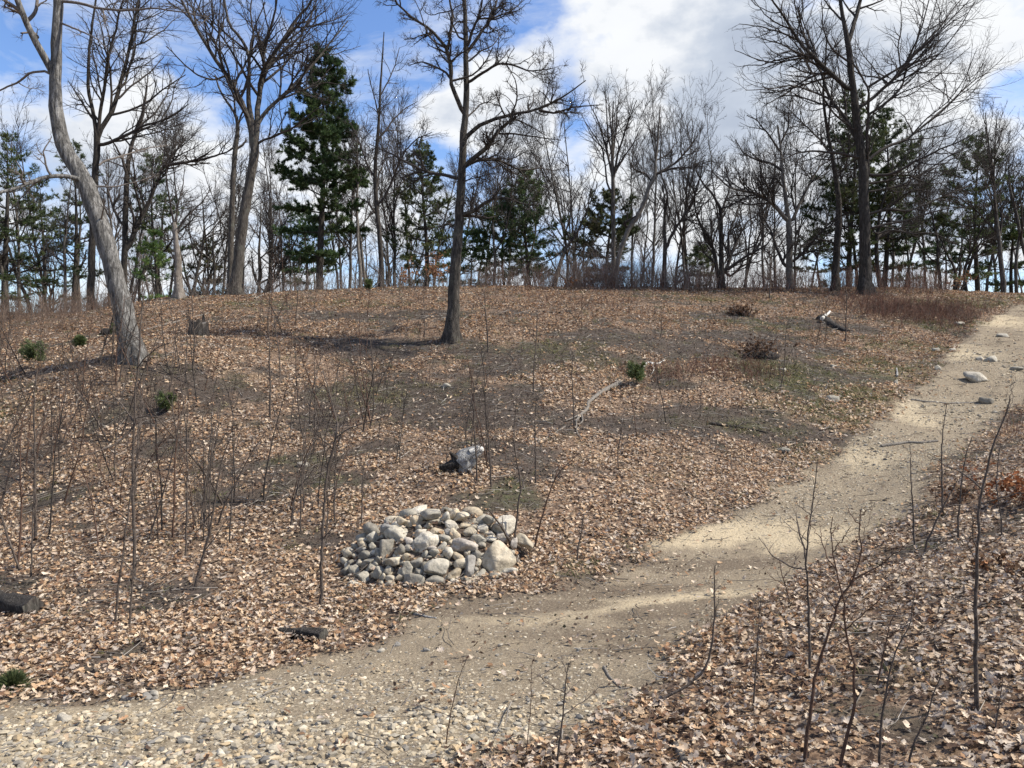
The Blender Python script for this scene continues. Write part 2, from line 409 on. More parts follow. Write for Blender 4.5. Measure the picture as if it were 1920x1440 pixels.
def ground_mat():
    m, nt, b = newmat('forest_ground')
    z1 = N(nt, 'ShaderNodeAttribute', attribute_name='zone_a'); z2 = N(nt, 'ShaderNodeAttribute', attribute_name='zone_b')
    s1 = N(nt, 'ShaderNodeSeparateColor'); nt.links.new(z1.outputs['Color'], s1.inputs[0])
    s2 = N(nt, 'ShaderNodeSeparateColor'); nt.links.new(z2.outputs['Color'], s2.inputs[0])
    path, gravel, litter = s1.outputs; grass, sand, damp = s2.outputs
    tc = N(nt, 'ShaderNodeTexCoord'); v = tc.outputs['Object']
    nf = noise(nt, v, 38, 6, 0.7); nm = noise(nt, v, 6, 5, 0.65); ng = noise(nt, v, 1.4, 4, 0.6); nvf = noise(nt, v, 140, 4, 0.7)
    humus = ramp(nt, nf, [(0.3, (0.018, 0.014, 0.011)), (0.5, (0.055, 0.043, 0.035)), (0.72, (0.125, 0.10, 0.082))])
    humus = mixc(nt, ramp(nt, nm, [(0.42, (0, 0, 0)), (0.62, (0.8,) * 3)]), humus, ramp(nt, nvf, [(0.3, (0.035, 0.03, 0.026)), (0.7, (0.115, 0.10, 0.088))]))
    # leaf flakes under the modelled leaves
    vo = N(nt, 'ShaderNodeTexVoronoi', i_Scale=34.0); nt.links.new(v, vo.inputs['Vector'])
    sc = N(nt, 'ShaderNodeSeparateColor'); nt.links.new(vo.outputs['Color'], sc.inputs[0])
    flake = ramp(nt, sc.outputs[0], [(0.0, (0.06, 0.04, 0.03)), (0.3, (0.17, 0.105, 0.065)), (0.7, (0.33, 0.22, 0.14)), (1.0, (0.46, 0.34, 0.24))])
    lf = mth(nt, 'MULTIPLY', litter, ramp(nt, nm, [(0.35, (0.25,) * 3), (0.6, (0.8,) * 3)]))
    base = mixc(nt, lf, humus, flake)
    moss = ramp(nt, nf, [(0.3, (0.035, 0.042, 0.016)), (0.7, (0.12, 0.13, 0.052))])
    base = mixc(nt, mth(nt, 'MULTIPLY', grass, ramp(nt, nm, [(0.4, (0.2,) * 3), (0.6, (0.85,) * 3)])), base, moss)
    dirt = ramp(nt, nf, [(0.28, (0.125, 0.098, 0.068)), (0.5, (0.235, 0.19, 0.132)), (0.75, (0.34, 0.285, 0.205))])
    dirt = mixc(nt, ramp(nt, ng, [(0.4, (0, 0, 0)), (0.65, (0.5,) * 3)]), dirt, (0.17, 0.136, 0.098))
    sandc = ramp(nt, nf, [(0.3, (0.35, 0.28, 0.18)), (0.7, (0.52, 0.43, 0.29))])
    dirt = mixc(nt, ramp(nt, mth(nt, 'ADD', sand, mth(nt, 'MULTIPLY', mth(nt, 'SUBTRACT', nm, 0.5), 0.8)), [(0.25, (0, 0, 0)), (0.7, (0.9,) * 3)]), dirt, sandc)
    dark_dirtc = ramp(nt, nf, [(0.3, (0.10, 0.078, 0.055)), (0.7, (0.19, 0.15, 0.108))])
    dirt = mixc(nt, ramp(nt, mth(nt, 'ADD', damp, mth(nt, 'MULTIPLY', mth(nt, 'SUBTRACT', nm, 0.5), 0.7)), [(0.25, (0, 0, 0)), (0.55, (0.92,) * 3)]), dirt, dark_dirtc)
    vg = N(nt, 'ShaderNodeTexVoronoi', i_Scale=55.0); nt.links.new(v, vg.inputs['Vector'])
    sg = N(nt, 'ShaderNodeSeparateColor'); nt.links.new(vg.outputs['Color'], sg.inputs[0])
    grit = ramp(nt, sg.outputs[1], [(0.0, (0.14, 0.115, 0.08)), (0.6, (0.30, 0.25, 0.175)), (1.0, (0.47, 0.41, 0.31))])
    gm = mth(nt, 'GREATER_THAN', sg.outputs[2], mth(nt, 'SUBTRACT', 0.95, mth(nt, 'MULTIPLY', gravel, 0.45)))
    dirt = mixc(nt, gm, dirt, grit)
    c = mixc(nt, path, base, dirt)
    nt.links.new(c, b.inputs['Base Color']); b.inputs['Roughness'].default_value = 0.97
    b.inputs['Specular IOR Level'].default_value = 0.1
    hgt = mth(nt, 'ADD', mth(nt, 'MULTIPLY', nf, 0.6), mth(nt, 'ADD', nm, mth(nt, 'MULTIPLY', gm, 0.25)))
    bump(nt, b, hgt, 0.75, 0.05)
    return m
M['ground'] = ground_mat()

# ------------------------------------------------------------------ ground and path
def axis(lo, hi, fine, far, g=1.16):
    a = list(np.arange(lo, hi + 1e-6, fine))
    s = fine
    up = []
    p = a[-1]
    while p < far:
        s *= g; p += s; up.append(p)
    s = fine; dn = []; p = a[0]
    while p > -far:
        s *= g; p -= s; dn.append(p)
    return np.array(dn[::-1] + a + up)
gx = axis(-15, 21, 0.09, 420); gy = axis(2.5, 35, 0.09, 420)
GX, GY = np.meshgrid(gx, gy, indexing='xy')
GZ = height(GX, GY)
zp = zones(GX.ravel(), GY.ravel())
ny, nx = GX.shape
ii = np.arange(ny - 1)[:, None] * nx + np.arange(nx - 1)[None]
quads = np.stack([ii, ii + 1, ii + nx + 1, ii + nx], -1).reshape(-1, 4)
def ground_obj(name, V, Qd, za, zb):
    mb = MB(); mb.add(V, quads=Qd)
    me = mb.mesh(name, M['ground'], tint=False)
    for nm_, z in (('zone_a', za), ('zone_b', zb)):
        a = me.color_attributes.new(nm_, 'FLOAT_COLOR', 'POINT')
        a.data.foreach_set('color', np.c_[z, np.ones(len(z))].astype(np.float32).ravel())
    return link(name, me)
GV = np.stack([GX.ravel(), GY.ravel(), GZ.ravel()], -1)
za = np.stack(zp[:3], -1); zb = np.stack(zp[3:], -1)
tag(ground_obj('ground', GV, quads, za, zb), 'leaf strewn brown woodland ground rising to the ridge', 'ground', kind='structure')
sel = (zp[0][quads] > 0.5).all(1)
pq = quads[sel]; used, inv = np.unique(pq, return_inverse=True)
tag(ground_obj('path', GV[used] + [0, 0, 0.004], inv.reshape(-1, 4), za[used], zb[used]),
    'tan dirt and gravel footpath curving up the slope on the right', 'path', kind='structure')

# ------------------------------------------------------------------ leaf litter
LEAF_S = np.array([0.0, 0.14, 0.27, 0.38, 0.52, 0.63, 0.78, 0.88, 1.0])
LEAF_W = np.array([0.02, 0.10, 0.24, 0.12, 0.34, 0.16, 0.30, 0.17, 0.03])
LEAF_S2 = np.array([0.0, 0.25, 0.4, 0.7, 1.0]); LEAF_W2 = np.array([0.02, 0.22, 0.13, 0.30, 0.03])
def leaves(mb, C, size, rng, cols, tilt=0.45, detailed=True, normals=None):
    m = len(C)
    if m == 0: return
    S, Wd = (LEAF_S, LEAF_W) if detailed else (LEAF_S2, LEAF_W2)
    n = len(S)
    s = (S - 0.5)[None, :] * np.ones((m, 1)); w = Wd[None, :] * rng.uniform(0.7, 1.25, (m, n))
    off = rng.uniform(-0.06, 0.06, (m, n)) if detailed else 0
    curl = rng.normal(0.35, 0.6, (m, 1)); fold = rng.normal(0.2, 0.45, (m, 1)); bend = rng.normal(0, .12, (m, 1))
    zc = curl * (s ** 2) * 0.9 + rng.normal(0, 0.02, (m, n))
    mid = np.stack([s, bend * s * s * 2 + off * 0, zc], -1)
    lft = np.stack([s + off, w + bend * s * s * 2, zc + fold * w], -1)
    rgt = np.stack([s - off, -w * rng.uniform(.75, 1.2, (m, 1)) + bend * s * s * 2, zc + fold * w * rng.uniform(-.3, 1, (m, 1))], -1)
    L = np.stack([lft, mid, rgt], 2).reshape(m, n * 3, 3) * size[:, None, None]
    yaw = rng.uniform(0, 2 * math.pi, m)
    nrm = np.zeros((m, 3)); nrm[:, 2] = 1
    if normals is not None: nrm = normals
    nrm = norm(nrm + rng.normal(0, tilt, (m, 3)) * [1, 1, 0.4])
    xr = np.stack([np.cos(yaw), np.sin(yaw), np.zeros(m)], -1)
    yv = norm(np.cross(nrm, xr)); xv = np.cross(yv, nrm)
    V = C[:, None, :] + L[..., 0:1] * xv[:, None] + L[..., 1:2] * yv[:, None] + L[..., 2:3] * nrm[:, None]
    q = []
    for i in range(n - 1):
        a = i * 3; q += [(a, a + 1, a + 4, a + 3), (a + 1, a + 2, a + 5, a + 4)]
    q = np.array(q)
    Q = ((np.arange(m) * n * 3)[:, None, None] + q[None]).reshape(-1, 4)
    mb.add(V, quads=Q, col=np.repeat(cols, n * 3, axis=0))

LEAFPAL = np.array([(0.465, 0.315, 0.19), (0.58, 0.44, 0.30), (0.35, 0.21, 0.12), (0.22, 0.13, 0.082), (0.63, 0.52, 0.395),
                    (0.11, 0.072, 0.052), (0.50, 0.39, 0.295), (0.46, 0.39, 0.32), (0.31, 0.255, 0.21)])
def leaf_cols(n, rng, w):
    w = np.asarray(w, float)
    if w.ndim == 1:
        i = rng.choice(len(LEAFPAL), n, p=w / w.sum())
    else:
        cum = np.cumsum(w / w.sum(1, keepdims=True), 1); i = (rng.random(n)[:, None] > cum).sum(1).clip(0, len(LEAFPAL) - 1)
    return LEAFPAL[i] * rng.uniform(0.75, 1.2, (n, 1))

def slope_normal(x, y):
    e = 0.15
    hx = (height(x + e, y) - height(x - e, y)) / (2 * e); hy = (height(x, y + e) - height(x, y - e)) / (2 * e)
    return norm(np.stack([-hx, -hy, np.ones_like(hx)], -1))

def scatter(rng, y0, y1, dens, spread=1.12, side=1.2):
    """random ground points in the seen wedge between two distances, dens per square metre"""
    w1 = y1 * 0.667 * spread + side
    n = int(2 * w1 * (y1 - y0) * dens)
    x = rng.uniform(-w1, w1, n); y = rng.uniform(y0, y1, n)
    k = np.abs(x) < y * 0.667 * spread + side
    return x[k], y[k]

rng = np.random.default_rng(11)
mb = MB()
for y0, y1, dens, det, sz in ((2.4, 9, 900, True, (0.028, 0.076)), (9, 15, 560, True, (0.032, 0.08)), (15, 24, 340, False, (0.042, 0.095)), (24, 36, 200, False, (0.05, 0.105)), (36, 48, 50, False, (0.08, 0.15))):
    x, y = scatter(rng, y0, y1, dens)
    p, gr, lit, g, sd, dp = zones(x, y)
    clump = np.clip(2.6 * fbm(x * 1.7, y * 1.7, 55, 4) - .45 + .35 * smooth(13, 8, y), .2, 1.5)
    keep = rng.random(len(x)) < np.clip(lit * clump * (1 - 0.45 * g), 0, 1)
    x = x[keep]; y = y[keep]
    z = height(x, y)
    right = smooth(1.0, 2.6, x - 0.25 * (y - 4)) * (y < 12)       # paler leaves below the path on the right
    w0 = np.array([20, 22, 13, 9, 13, 10, 14, 8, 6.]); w1 = np.array([6, 14, 5, 9, 24, 16, 14, 17, 12.]); w2 = np.array([14, 5, 24, 26, 1, 26, 6, 4, 8.])
    far = smooth(13, 24, y)
    W = w0[None] * ((1 - right) * (1 - far))[:, None] + w1[None] * right[:, None] + w2[None] * ((1 - right) * far)[:, None]
    cols = leaf_cols(len(x), rng, W)
    C = np.stack([x, y, z + rng.uniform(0.005, 0.045, len(x)) + 0.03 * (clump[keep] - 0.8)], -1)
    nr = slope_normal(x, y)
    leaves(mb, C, rng.uniform(*sz, len(x)), rng, cols, 0.42, det, nr)
x, y = scatter(rng, 2.6, 34, 420)
kk = rng.random(len(x)) < np.clip(1.25 - y / 34, .25, 1); x = x[kk]; y = y[kk]
p, gr, lit, g, sd, dp = zones(x, y)
edge = fbm(x * 3.1, y * 3.1, 66, 3)
kk = rng.random(len(x)) < (1 - p) * .8 + p * np.clip(edge * 2.4 - 1.15, .02, .35) * (1 - .7 * sd); x = x[kk]; y = y[kk]; m = len(x)
sz = rng.uniform(.007, .026, m) * (.75 + .018 * y); yaw = rng.uniform(0, 6.28, m)
nr = norm(slope_normal(x, y) + rng.normal(0, .55, (m, 3))); ux = norm(np.cross(nr, np.stack([np.cos(yaw), np.sin(yaw), np.zeros(m)], -1))); uy = np.cross(nr, ux)
C = np.stack([x, y, height(x, y) + rng.uniform(.003, .02, m)], -1)
asp = rng.uniform(.3, 1.1, m)[:, None]; s_ = sz[:, None]
V = np.stack([C - ux * s_, C + uy * s_ * asp * rng.uniform(.5, 1, (m, 1)), C + ux * s_ * rng.uniform(.6, 1.2, (m, 1)), C - uy * s_ * asp], 1)
cc = np.array([(.06,.042,.032),(.13,.095,.07),(.22,.165,.12),(.34,.27,.20),(.17,.15,.13),(.28,.25,.215),(.09,.085,.05)])[np.where(rng.random(m) < np.clip(1 - lit[kk], 0, 1) * (1 - p[kk]) * .8, rng.choice([0, 0, 0, 1, 6, 6, 4], m), rng.choice(7, m, p=[.17,.2,.19,.15,.13,.1,.06]))] * rng.uniform(.8, 1.2, (m, 1))
mb.add(V, quads=np.arange(m * 4).reshape(-1, 4), col=np.repeat(cc, 4, axis=0))
o = link('leaf_litter', mb.mesh('leaf_litter', M['leaf'], smoothed=True))
tag(o, 'brown and tan fallen oak leaves covering the hillside', 'leaf litter', kind='stuff')

# ------------------------------------------------------------------ stones
import bmesh
def ico(sub):
    bm = bmesh.new(); bmesh.ops.create_icosphere(bm, subdivisions=sub, radius=1)
    V = np.array([v.co[:] for v in bm.verts]); T = np.array([[v.index for v in f.verts] for f in bm.faces]); bm.free()
    return norm(V), T
ICO = {k: ico(k) for k in (1, 2, 3, 4)}
def n3(V, f, seed):
    return (vnoise(V[:, 0] * f + V[:, 2] * f * .7, V[:, 1] * f - V[:, 2] * f * .6, seed) + vnoise(V[:, 2] * f + 3.1, V[:, 0] * f * .8 + V[:, 1] * f * .5, seed + 5)) - 1
def rock_unit(seed, sub=3, npl=13, p=9, rough=0.06):
    r = np.random.default_rng(seed)
    D, T = ICO[sub]
    nrm = norm(r.normal(0, 1, (npl, 3))); nrm = np.r_[nrm, -nrm[:4], [[0, 0, -1]]]
    dk = r.uniform(0.58, 1.08, len(nrm))
    q = np.maximum(D @ nrm.T / dk, 0)
    rad = (q ** p).sum(1) ** (-1.0 / p)
    V = D * np.minimum(rad, 1.35)[:, None]
    V = V * (1 + rough * (n3(D, 2.3, seed) + 0.5 * n3(D, 6, seed + 3)))[:, None]
    ext = V.max(0) - V.min(0)
    V = (V - (V.max(0) + V.min(0)) / 2) / ext        # unit box
    return V, T

STONE = dict(g=(.28,.262,.22), d=(.165,.156,.138), t=(.41,.352,.262), w=(.52,.475,.395), p=(.385,.34,.305), o=(.43,.345,.235), b=(.225,.222,.222), l=(.375,.35,.295))
for k_ in STONE: STONE[k_] = tuple(.68 * a_ + .32 * b_ for a_, b_ in zip(STONE[k_], (.40, .345, .25)))
WORD = dict(g='grey', d='dark grey', t='tan', w='pale cream', p='pinkish grey', o='ochre', b='bluish grey', l='light grey')
def add_rock(name, ctr, size, ang, tint, seed, label, cat, group=None, sub=3, p=9, yaw=0.0, rough=.05, mat='rock', npl=13):
    V, T = rock_unit(seed, sub, p=p, rough=rough, npl=npl)
    V = V * size
    a = math.radians(ang); ca, sa = math.cos(a), math.sin(a)
    V = np.stack([V[:, 0] * ca + V[:, 2] * sa, V[:, 1], -V[:, 0] * sa + V[:, 2] * ca], -1)
    if yaw:
        cy_, sy_ = math.cos(yaw), math.sin(yaw)
        V = np.stack([V[:, 0] * cy_ - V[:, 1] * sy_, V[:, 0] * sy_ + V[:, 1] * cy_, V[:, 2]], -1)
    r = np.random.default_rng(seed + 99)
    c = np.array(tint) * r.uniform(.88, 1.14)
    cols = c[None] * (1 + 0.35 * n3(V / max(size), 3.0, seed + 8)[:, None])
    mb = MB(); mb.add(V, tris=T, col=cols)
    o = link(name, mb.mesh(name, M[mat]), loc=ctr)
    return tag(o, label, cat, group)

# (x, y, w, h, tilt, tint, own label) in a frame of 4.8 units per photograph pixel whose corner is pixel (620, 920)
CA = [(1500,600,330,290,8,'t','big blocky tan and grey boulder at the right end of the cairn front'),
(955,690,215,165,0,'l','chunky light grey stone with a dark top low in the middle of the cairn'),
(605,385,260,150,-4,'g','broad grey lens shaped stone high on the left of the cairn'),
(850,455,250,165,-6,'w','large whitish stone left of the middle of the cairn'),
(1190,490,265,135,4,'p','large pinkish smooth oval stone in the middle of the cairn'),
(500,520,145,175,12,'d','large dark block with a pale vein at the left of the cairn'),
(622,535,105,125,0,'d','dark squarish stone beside the veined dark block in the cairn'),
(385,430,145,140,0,'l','round light grey stone at the upper left shoulder of the cairn'),
(755,800,190,135,-8,'d','wide dark angular stone on the ground at the front of the cairn'),
(940,820,185,112,0,'d','dark smooth oval stone at the very front base of the cairn'),
(690,712,115,155,-14,'g','upright grey oval stone left of the chunky light grey one in the cairn'),
(580,640,185,105,10,'t','flat tan and grey stone under the veined dark block in the cairn'),
(1170,658,125,92,0,'t','squarish tan stone left of the slanted dark slab in the cairn'),
(1250,685,115,195,22,'b','slanted bluish dark slab between the middle and the big boulder'),
(1108,745,135,82,-12,'o','ochre wedge stone in the bottom row right of the chunky grey one'),
(1275,818,135,72,0,'t','smooth tan pebble shaped stone at the front base of the cairn'),
(1345,755,135,88,0,'g','grey green rounded stone below the big boulder to its left'),
(1600,735,175,145,24,'l','greyish rounded stone tucked under the right side of the big boulder'),
(1470,775,125,75,0,'d',None),(1055,570,95,122,0,'w','upright cream oval stone at the centre of the cairn'),
(1150,590,102,78,0,'o','brick shaped ochre stone at the centre of the cairn'),(1230,562,64,74,0,'t',None),(930,560,98,84,-18,'g',None),(1000,510,84,104,8,'g',None),
(900,515,108,48,4,'p',None),(690,595,84,74,0,'o',None),(770,645,115,84,0,'d',None),(345,640,145,74,-33,'d',None),(310,580,135,78,0,'d',None),
(215,722,112,112,0,'g',None),(132,740,112,145,10,'d',None),(525,720,88,84,0,'t',None),(622,780,84,68,14,'o',None),(545,790,115,64,10,'t',None),
(525,845,115,84,0,'t','tan block at the bottom left front of the cairn'),(220,838,135,58,0,'w','flat cream stone at the far left foot of the cairn'),(440,730,115,104,0,'g',None),(375,680,78,64,0,'g',None),
(1120,385,104,94,0,'o','round reddish tan stone above the pinkish oval in the cairn'),(1250,375,125,84,-20,'t',None),(1330,430,145,74,15,'g',None),(1540,420,115,135,28,'p',None),
(1562,305,215,160,6,'w','large cream boulder at the top right of the cairn'),(1420,255,135,84,0,'g',None),(1745,450,175,105,18,'t','pale tan stone lying off the right flank of the cairn'),
(820,270,205,84,15,'o','long ochre wedge stone near the top of the cairn'),(900,207,185,95,-14,'g','grey peaked stone on the summit of the cairn'),(940,275,135,84,10,'t',None),
(1110,210,115,94,-10,'o','ochre stone on the summit right of the grey peaked one'),(1180,232,145,84,0,'t',None),(1310,285,145,64,0,'t',None),(1365,340,104,84,0,'w',None),(1455,335,84,64,-10,'w',None),
(500,340,115,84,0,'b',None),(640,270,94,74,0,'o',None),(700,302,125,84,0,'t',None),(580,300,84,54,0,'w',None),(800,380,135,74,0,'w',None),(960,368,135,54,10,'o',None),
(1010,430,135,74,15,'g',None),(1090,310,125,94,0,'w',None),(1040,235,84,104,20,'w',None),(890,320,64,54,0,'o',None),(790,330,64,54,0,'g',None),(710,460,84,84,0,'p',None),
(700,515,74,54,0,'g',None),(1310,580,84,84,0,'d',None),(1330,645,54,64,0,'t',None),(980,590,74,38,0,'o',None),(850,570,64,64,0,'g',None),(1200,792,74,54,0,'d',None),(1120,822,94,64,0,'w',None),
(450,840,64,64,0,'t',None),(300,780,135,104,0,'g',None),(470,770,64,64,0,'t',None),(840,675,64,84,0,'d',None),(790,730,94,64,0,'d',None),(430,570,74,74,0,'d',None),(280,530,104,64,0,'b',None),
(265,650,74,64,0,'t',None),(1080,470,64,64,0,'o',None),(490,640,64,54,0,'d',None),(1360,490,74,54,0,'g',None),(1440,430,115,54,0,'w',None),(1440,385,84,44,0,'p',None),(1210,310,115,54,0,'o',None),
(1280,325,94,44,0,'t',None),(1050,370,64,54,0,'b',None),(1650,470,64,94,0,'p',None),(430,620,54,74,0,'d',None),(1410,820,70,44,0,'g',None),(380,500,80,70,0,'g',None),(560,450,70,50,0,'t',None),
(1225,610,50,50,0,'d',None),(1060,650,70,50,0,'d',None),(880,600,60,40,0,'d',None),(640,650,60,50,0,'d',None),(180,650,70,60,0,'d',None),(1300,715,60,60,0,'d',None),(400,650,60,50,0,'g',None)]
def cairn_pos(cx, cy):
    px = 620 + cx / 4.8; py = 920 + cy / 4.8
    d = 8.62 + 0.85 * np.clip((1100 - py) / 145, -.1, 1.1) + 0.42 * ((px - 815) / 175) ** 2 * (1 if px < 815 else .7)
    hd = hit(px, py)[1]
    d = hd - .03 if hd < d + .25 else d + .08
    return px, py, d
crng = np.random.default_rng(5)
for k, (cx, cy, wd, hg, an, ti, lab) in enumerate(CA):
    px, py, d = cairn_pos(cx, cy)
    ww = wd / 4.8 / F * d * 1.06; hh = hg / 4.8 / F * d * 1.06; dp_ = (ww * .55 + hh * .55) * crng.uniform(.85, 1.15)
    if lab is None:
        row = 'bottom rows' if cy > 690 else ('middle' if cy > 450 else 'upper part')
        sizew = 'small' if max(wd, hg) < 100 else 'middling'
        side = 'left half' if cx < 900 else 'right half'
        lab = f'{sizew} {WORD[ti]} stone in the {row} of the cairn, {side}'
    add_rock('stone', at(px, py, d + dp_ * .05), (ww, dp_, hh), an, STONE[ti], 100 + k * 7, lab, 'stone', 'stones piled in the cairn', p=45 if k == 0 else crng.choice([14, 26, 40, 60]), npl=6 if k == 0 else int(crng.choice([5, 6, 8, 11])), rough=.10, sub=4 if max(wd, hg) > 130 else 3)
for k in range(84):      # small stones that fill the chinks
    cx = crng.uniform(120, 1620); e = abs((cx - 900) / 800); cy = crng.uniform(250 + 450 * max(0, e - .35), 830)
    px, py, d = cairn_pos(cx, cy); s = crng.uniform(55, 85) / 4.8 / F * d
    ti = crng.choice(list('gttlow'))
    add_rock('stone', at(px, py, d + .05), (s * crng.uniform(.9, 1.4), s, s * crng.uniform(.7, 1)), crng.uniform(-30, 30), STONE[ti], 2000 + k, f'small {WORD[ti]} filler stone wedged in a chink of the cairn', 'stone', 'stones piled in the cairn', sub=2, p=30, npl=7, rough=.1)
for k in range(20):      # far side of the pile
    a = crng.uniform(-.15, math.pi + .15); rr = crng.uniform(.55, 1.0)
    x = CAIRN[0] + 1.0 * rr * math.cos(a); y = CAIRN[1] + .78 * rr * math.sin(a) + .05
    s = crng.uniform(.12, .24); ti = crng.choice(list('gdtlow'))
    z = float(height(np.array([x]), np.array([y]))[0])
    add_rock('stone', (x, y, z + s * .2), (s * 1.25, s * 1.1, s * .8), crng.uniform(-15, 15), STONE[ti], 2300 + k, f'{WORD[ti]} stone on the far slope of the cairn, mostly hidden', 'stone', 'stones piled in the cairn', sub=2)

# single stones on and beside the path: px, py, w px, h px, tint, label
for k, (px, py, wd, hg, ti, lab) in enumerate([
    (1830,703,46,21,'w','large half buried pale boulder in the middle of the upper path'),
    (1857,671,28,14,'l','grey flat topped stone behind the large pale path boulder'),
    (1838,671,17,11,'w','small white stone touching the grey one on the upper path'),
    (1880,627,20,9,'w','flat pale stone near the top of the path'),
    (1757,688,13,13,'l','grey stone at the left edge of the upper path'),
    (1850,749,28,14,'d','dark flat rock at the right end of the path root'),
    (1905,690,24,9,'l','flat grey stone at the right edge of the upper path'),
    (1785,655,12,9,'w','pale stone in the stony left verge of the upper path'),
    (1755,655,15,10,'l','light grey rock in the left verge near the path'),
    (1680,715,8,12,'w','small white stone in the grass left of the path'),
    (1800,605,26,8,'l','low grey outcrop stone beside the upper path'),
    (1468,692,14,8,'l','grey stone in the mossy slope right of the pine seedling'),
    (1563,685,12,7,'l','small grey stone low in the mossy slope near the path'),
    (1560,745,26,14,'g','bluish grey stone half sunk in the olive grass'),
    (1470,842,22,12,'g','grey stone at the leaf edge left of the path'),
    (835,721,22,10,'l','pale grey stone on the bare middle slope'),
    (570,868,26,11,'l','light grey stone on the moss patch left of the driftwood'),
    (938,1209,11,9,'w','bright white pebble alone on the brown path'),
    (1087,1217,13,9,'l','pale grey pebble on the dirt right of the bright white one'),
    (800,1217,15,10,'b','bluish grey pebble on the path left of the white one'),
    (745,1207,13,12,'b','bluish stone at the gravel edge in front of the cairn'),
    (714,1218,16,11,'w','cream stone beside the bluish one at the gravel edge'),
    (1005,1302,17,11,'t','tan pebble in the dirt below the dry twig plant'),
    (274,1303,28,17,'b','dark bluish stone at the leaf edge of the gravel'),
    (290,1298,22,14,'w','cream cobble beside the dark bluish stone at the leaf edge'),
    (240,1307,24,13,'b','slate coloured stone left of the cream cobble at the leaf edge'),
    (120,1345,26,18,'w','cream cobble on the gravel near the left edge'),
    (230,1340,24,16,'o','ochre cobble on the gravel below the leaf edge'),
    (410,1378,24,19,'t','sandy squarish cobble in the gravel'),
    (413,1408,26,18,'w','large white cobble at the bottom of the gravel'),
    (348,1385,26,14,'w','long cream cobble in the lower left gravel'),
    (130,1396,28,11,'g','flat grey cobble at the lower left of the gravel'),
    (380,1417,26,13,'l','light grey cobble beside the large white one'),
    (455,1418,34,11,'b','long bluish flat cobble near the bottom of the gravel'),
    (238,1432,20,16,'p','pinkish cobble at the bottom edge of the gravel'),
    (318,1426,20,16,'o','yellowish cobble at the bottom edge of the gravel'),
    (1190,1388,14,11,'w','cream pebble among leaves right of the dry twig plant'),
    (1225,1390,12,13,'o','yellow tan pebble right of the cream one among leaves')]):
    c = hit(px, py + hg * .4); d = c[1]
    ww = wd / F * d; hh = hg / F * d * 1.15
    add_rock('path_stone', c + [0, 0, hh * .12], (ww, ww * .8, hh), crng.uniform(-6, 6), np.array(STONE[ti]) * .82, 700 + k * 3, lab, 'stone', None, p=22, npl=8, rough=.09)

# gravel: uncountable, one mesh
rng = np.random.default_rng(23)
PEB = [rock_unit(900 + k, 1, p=30, npl=6, rough=.16) for k in range(10)]
PEBPAL = np.array([(.43,.365,.26),(.36,.295,.20),(.30,.265,.205),(.21,.19,.16),(.52,.455,.345),(.40,.305,.185),(.15,.14,.125)])
mb = MB()
for y0, y1, dn, smin, smax in ((3.2, 7.6, 1400, .006, .027), (7.6, 14, 300, .010, .026), (14, 34, 110, .016, .04)):
    x, y = scatter(rng, y0, y1, dn)
    p, gr, lit, g, sdd, dpp = zones(x, y)
    cl = fbm(x * 2.2, y * 2.2, 77, 3)
    keep = rng.random(len(x)) < p * np.clip(.07 + 1.25 * gr * np.clip(2.6 * cl - .45, 0, 1.5) - .1 * sdd, .015, 1)
    x = x[keep]; y = y[keep]; m = len(x); gk = gr[keep]
    s = smin + (smax - smin) * rng.random(m) ** 2.9 * (0.45 + .75 * gk) * rng.choice([1, 1, 1, 1.45], m)
    z = height(x, y)
    tid = rng.integers(0, len(PEB), m); yaw = rng.uniform(0, 6.28, m); ax = rng.uniform(.7, 1.4, m); hz = rng.uniform(.45, .85, m)
    cols = PEBPAL[rng.choice(7, m, p=[.2,.22,.22,.14,.07,.11,.04])] * rng.uniform(.75, 1.15, (m, 1))
    for t in range(len(PEB)):
        k = np.nonzero(tid == t)[0]
        V, T = PEB[t]
        W = V[None] * np.stack([ax[k] * s[k] * 2, s[k] * 2, hz[k] * s[k] * 2], -1)[:, None]
        c, sn = np.cos(yaw[k])[:, None], np.sin(yaw[k])[:, None]
        W = np.stack([W[..., 0] * c - W[..., 1] * sn, W[..., 0] * sn + W[..., 1] * c, W[..., 2]], -1) + np.stack([x[k], y[k], z[k] + hz[k] * s[k] * .35], -1)[:, None]
        Tt = ((np.arange(len(k)) * len(V))[:, None, None] + T[None]).reshape(-1, 3)
        mb.add(W, tris=Tt, col=np.repeat(cols[k], len(V), axis=0))
tag(link('gravel', mb.mesh('gravel', M['pebble'], smoothed=False)), 'loose cream and grey gravel spread over the path', 'gravel', kind='stuff')

# ------------------------------------------------------------------ twig debris and grass: uncountable
mb = MB()
x, y = scatter(rng, 3.2, 31, 34)
p, gr, lit, g, sdd, dpp = zones(x, y)
keep = rng.random(len(x)) < (0.22 + .75 * (1 - lit)) * (1 - .86 * p); x = x[keep]; y = y[keep]; m = len(x)
S = np.stack([x, y, height(x, y) + rng.uniform(.015, .06, m)], -1)
yaw = rng.uniform(0, 6.28, m); D = np.stack([np.cos(yaw), np.sin(yaw), rng.normal(0, .12, m)], -1)
L = rng.uniform(.08, .5, m) * rng.uniform(.5, 1.3, m)
P, R = grow(S, D, L, rng.uniform(.0018, .0055, m) * (1 + y * .03), 5, .16, 0, rng)
P[:, :, 2] = np.maximum(height(P[:, :, 0], P[:, :, 1]) + .008, P[:, :, 2] * .4 + .6 * (height(P[:, :, 0], P[:, :, 1]) + .03))
tw = np.array([(.13,.11,.09),(.22,.195,.165),(.34,.31,.27),(.09,.07,.055)])[rng.choice(4, m, p=[.35,.35,.12,.18])]
tubes(mb, P, R, 4, col=tw)
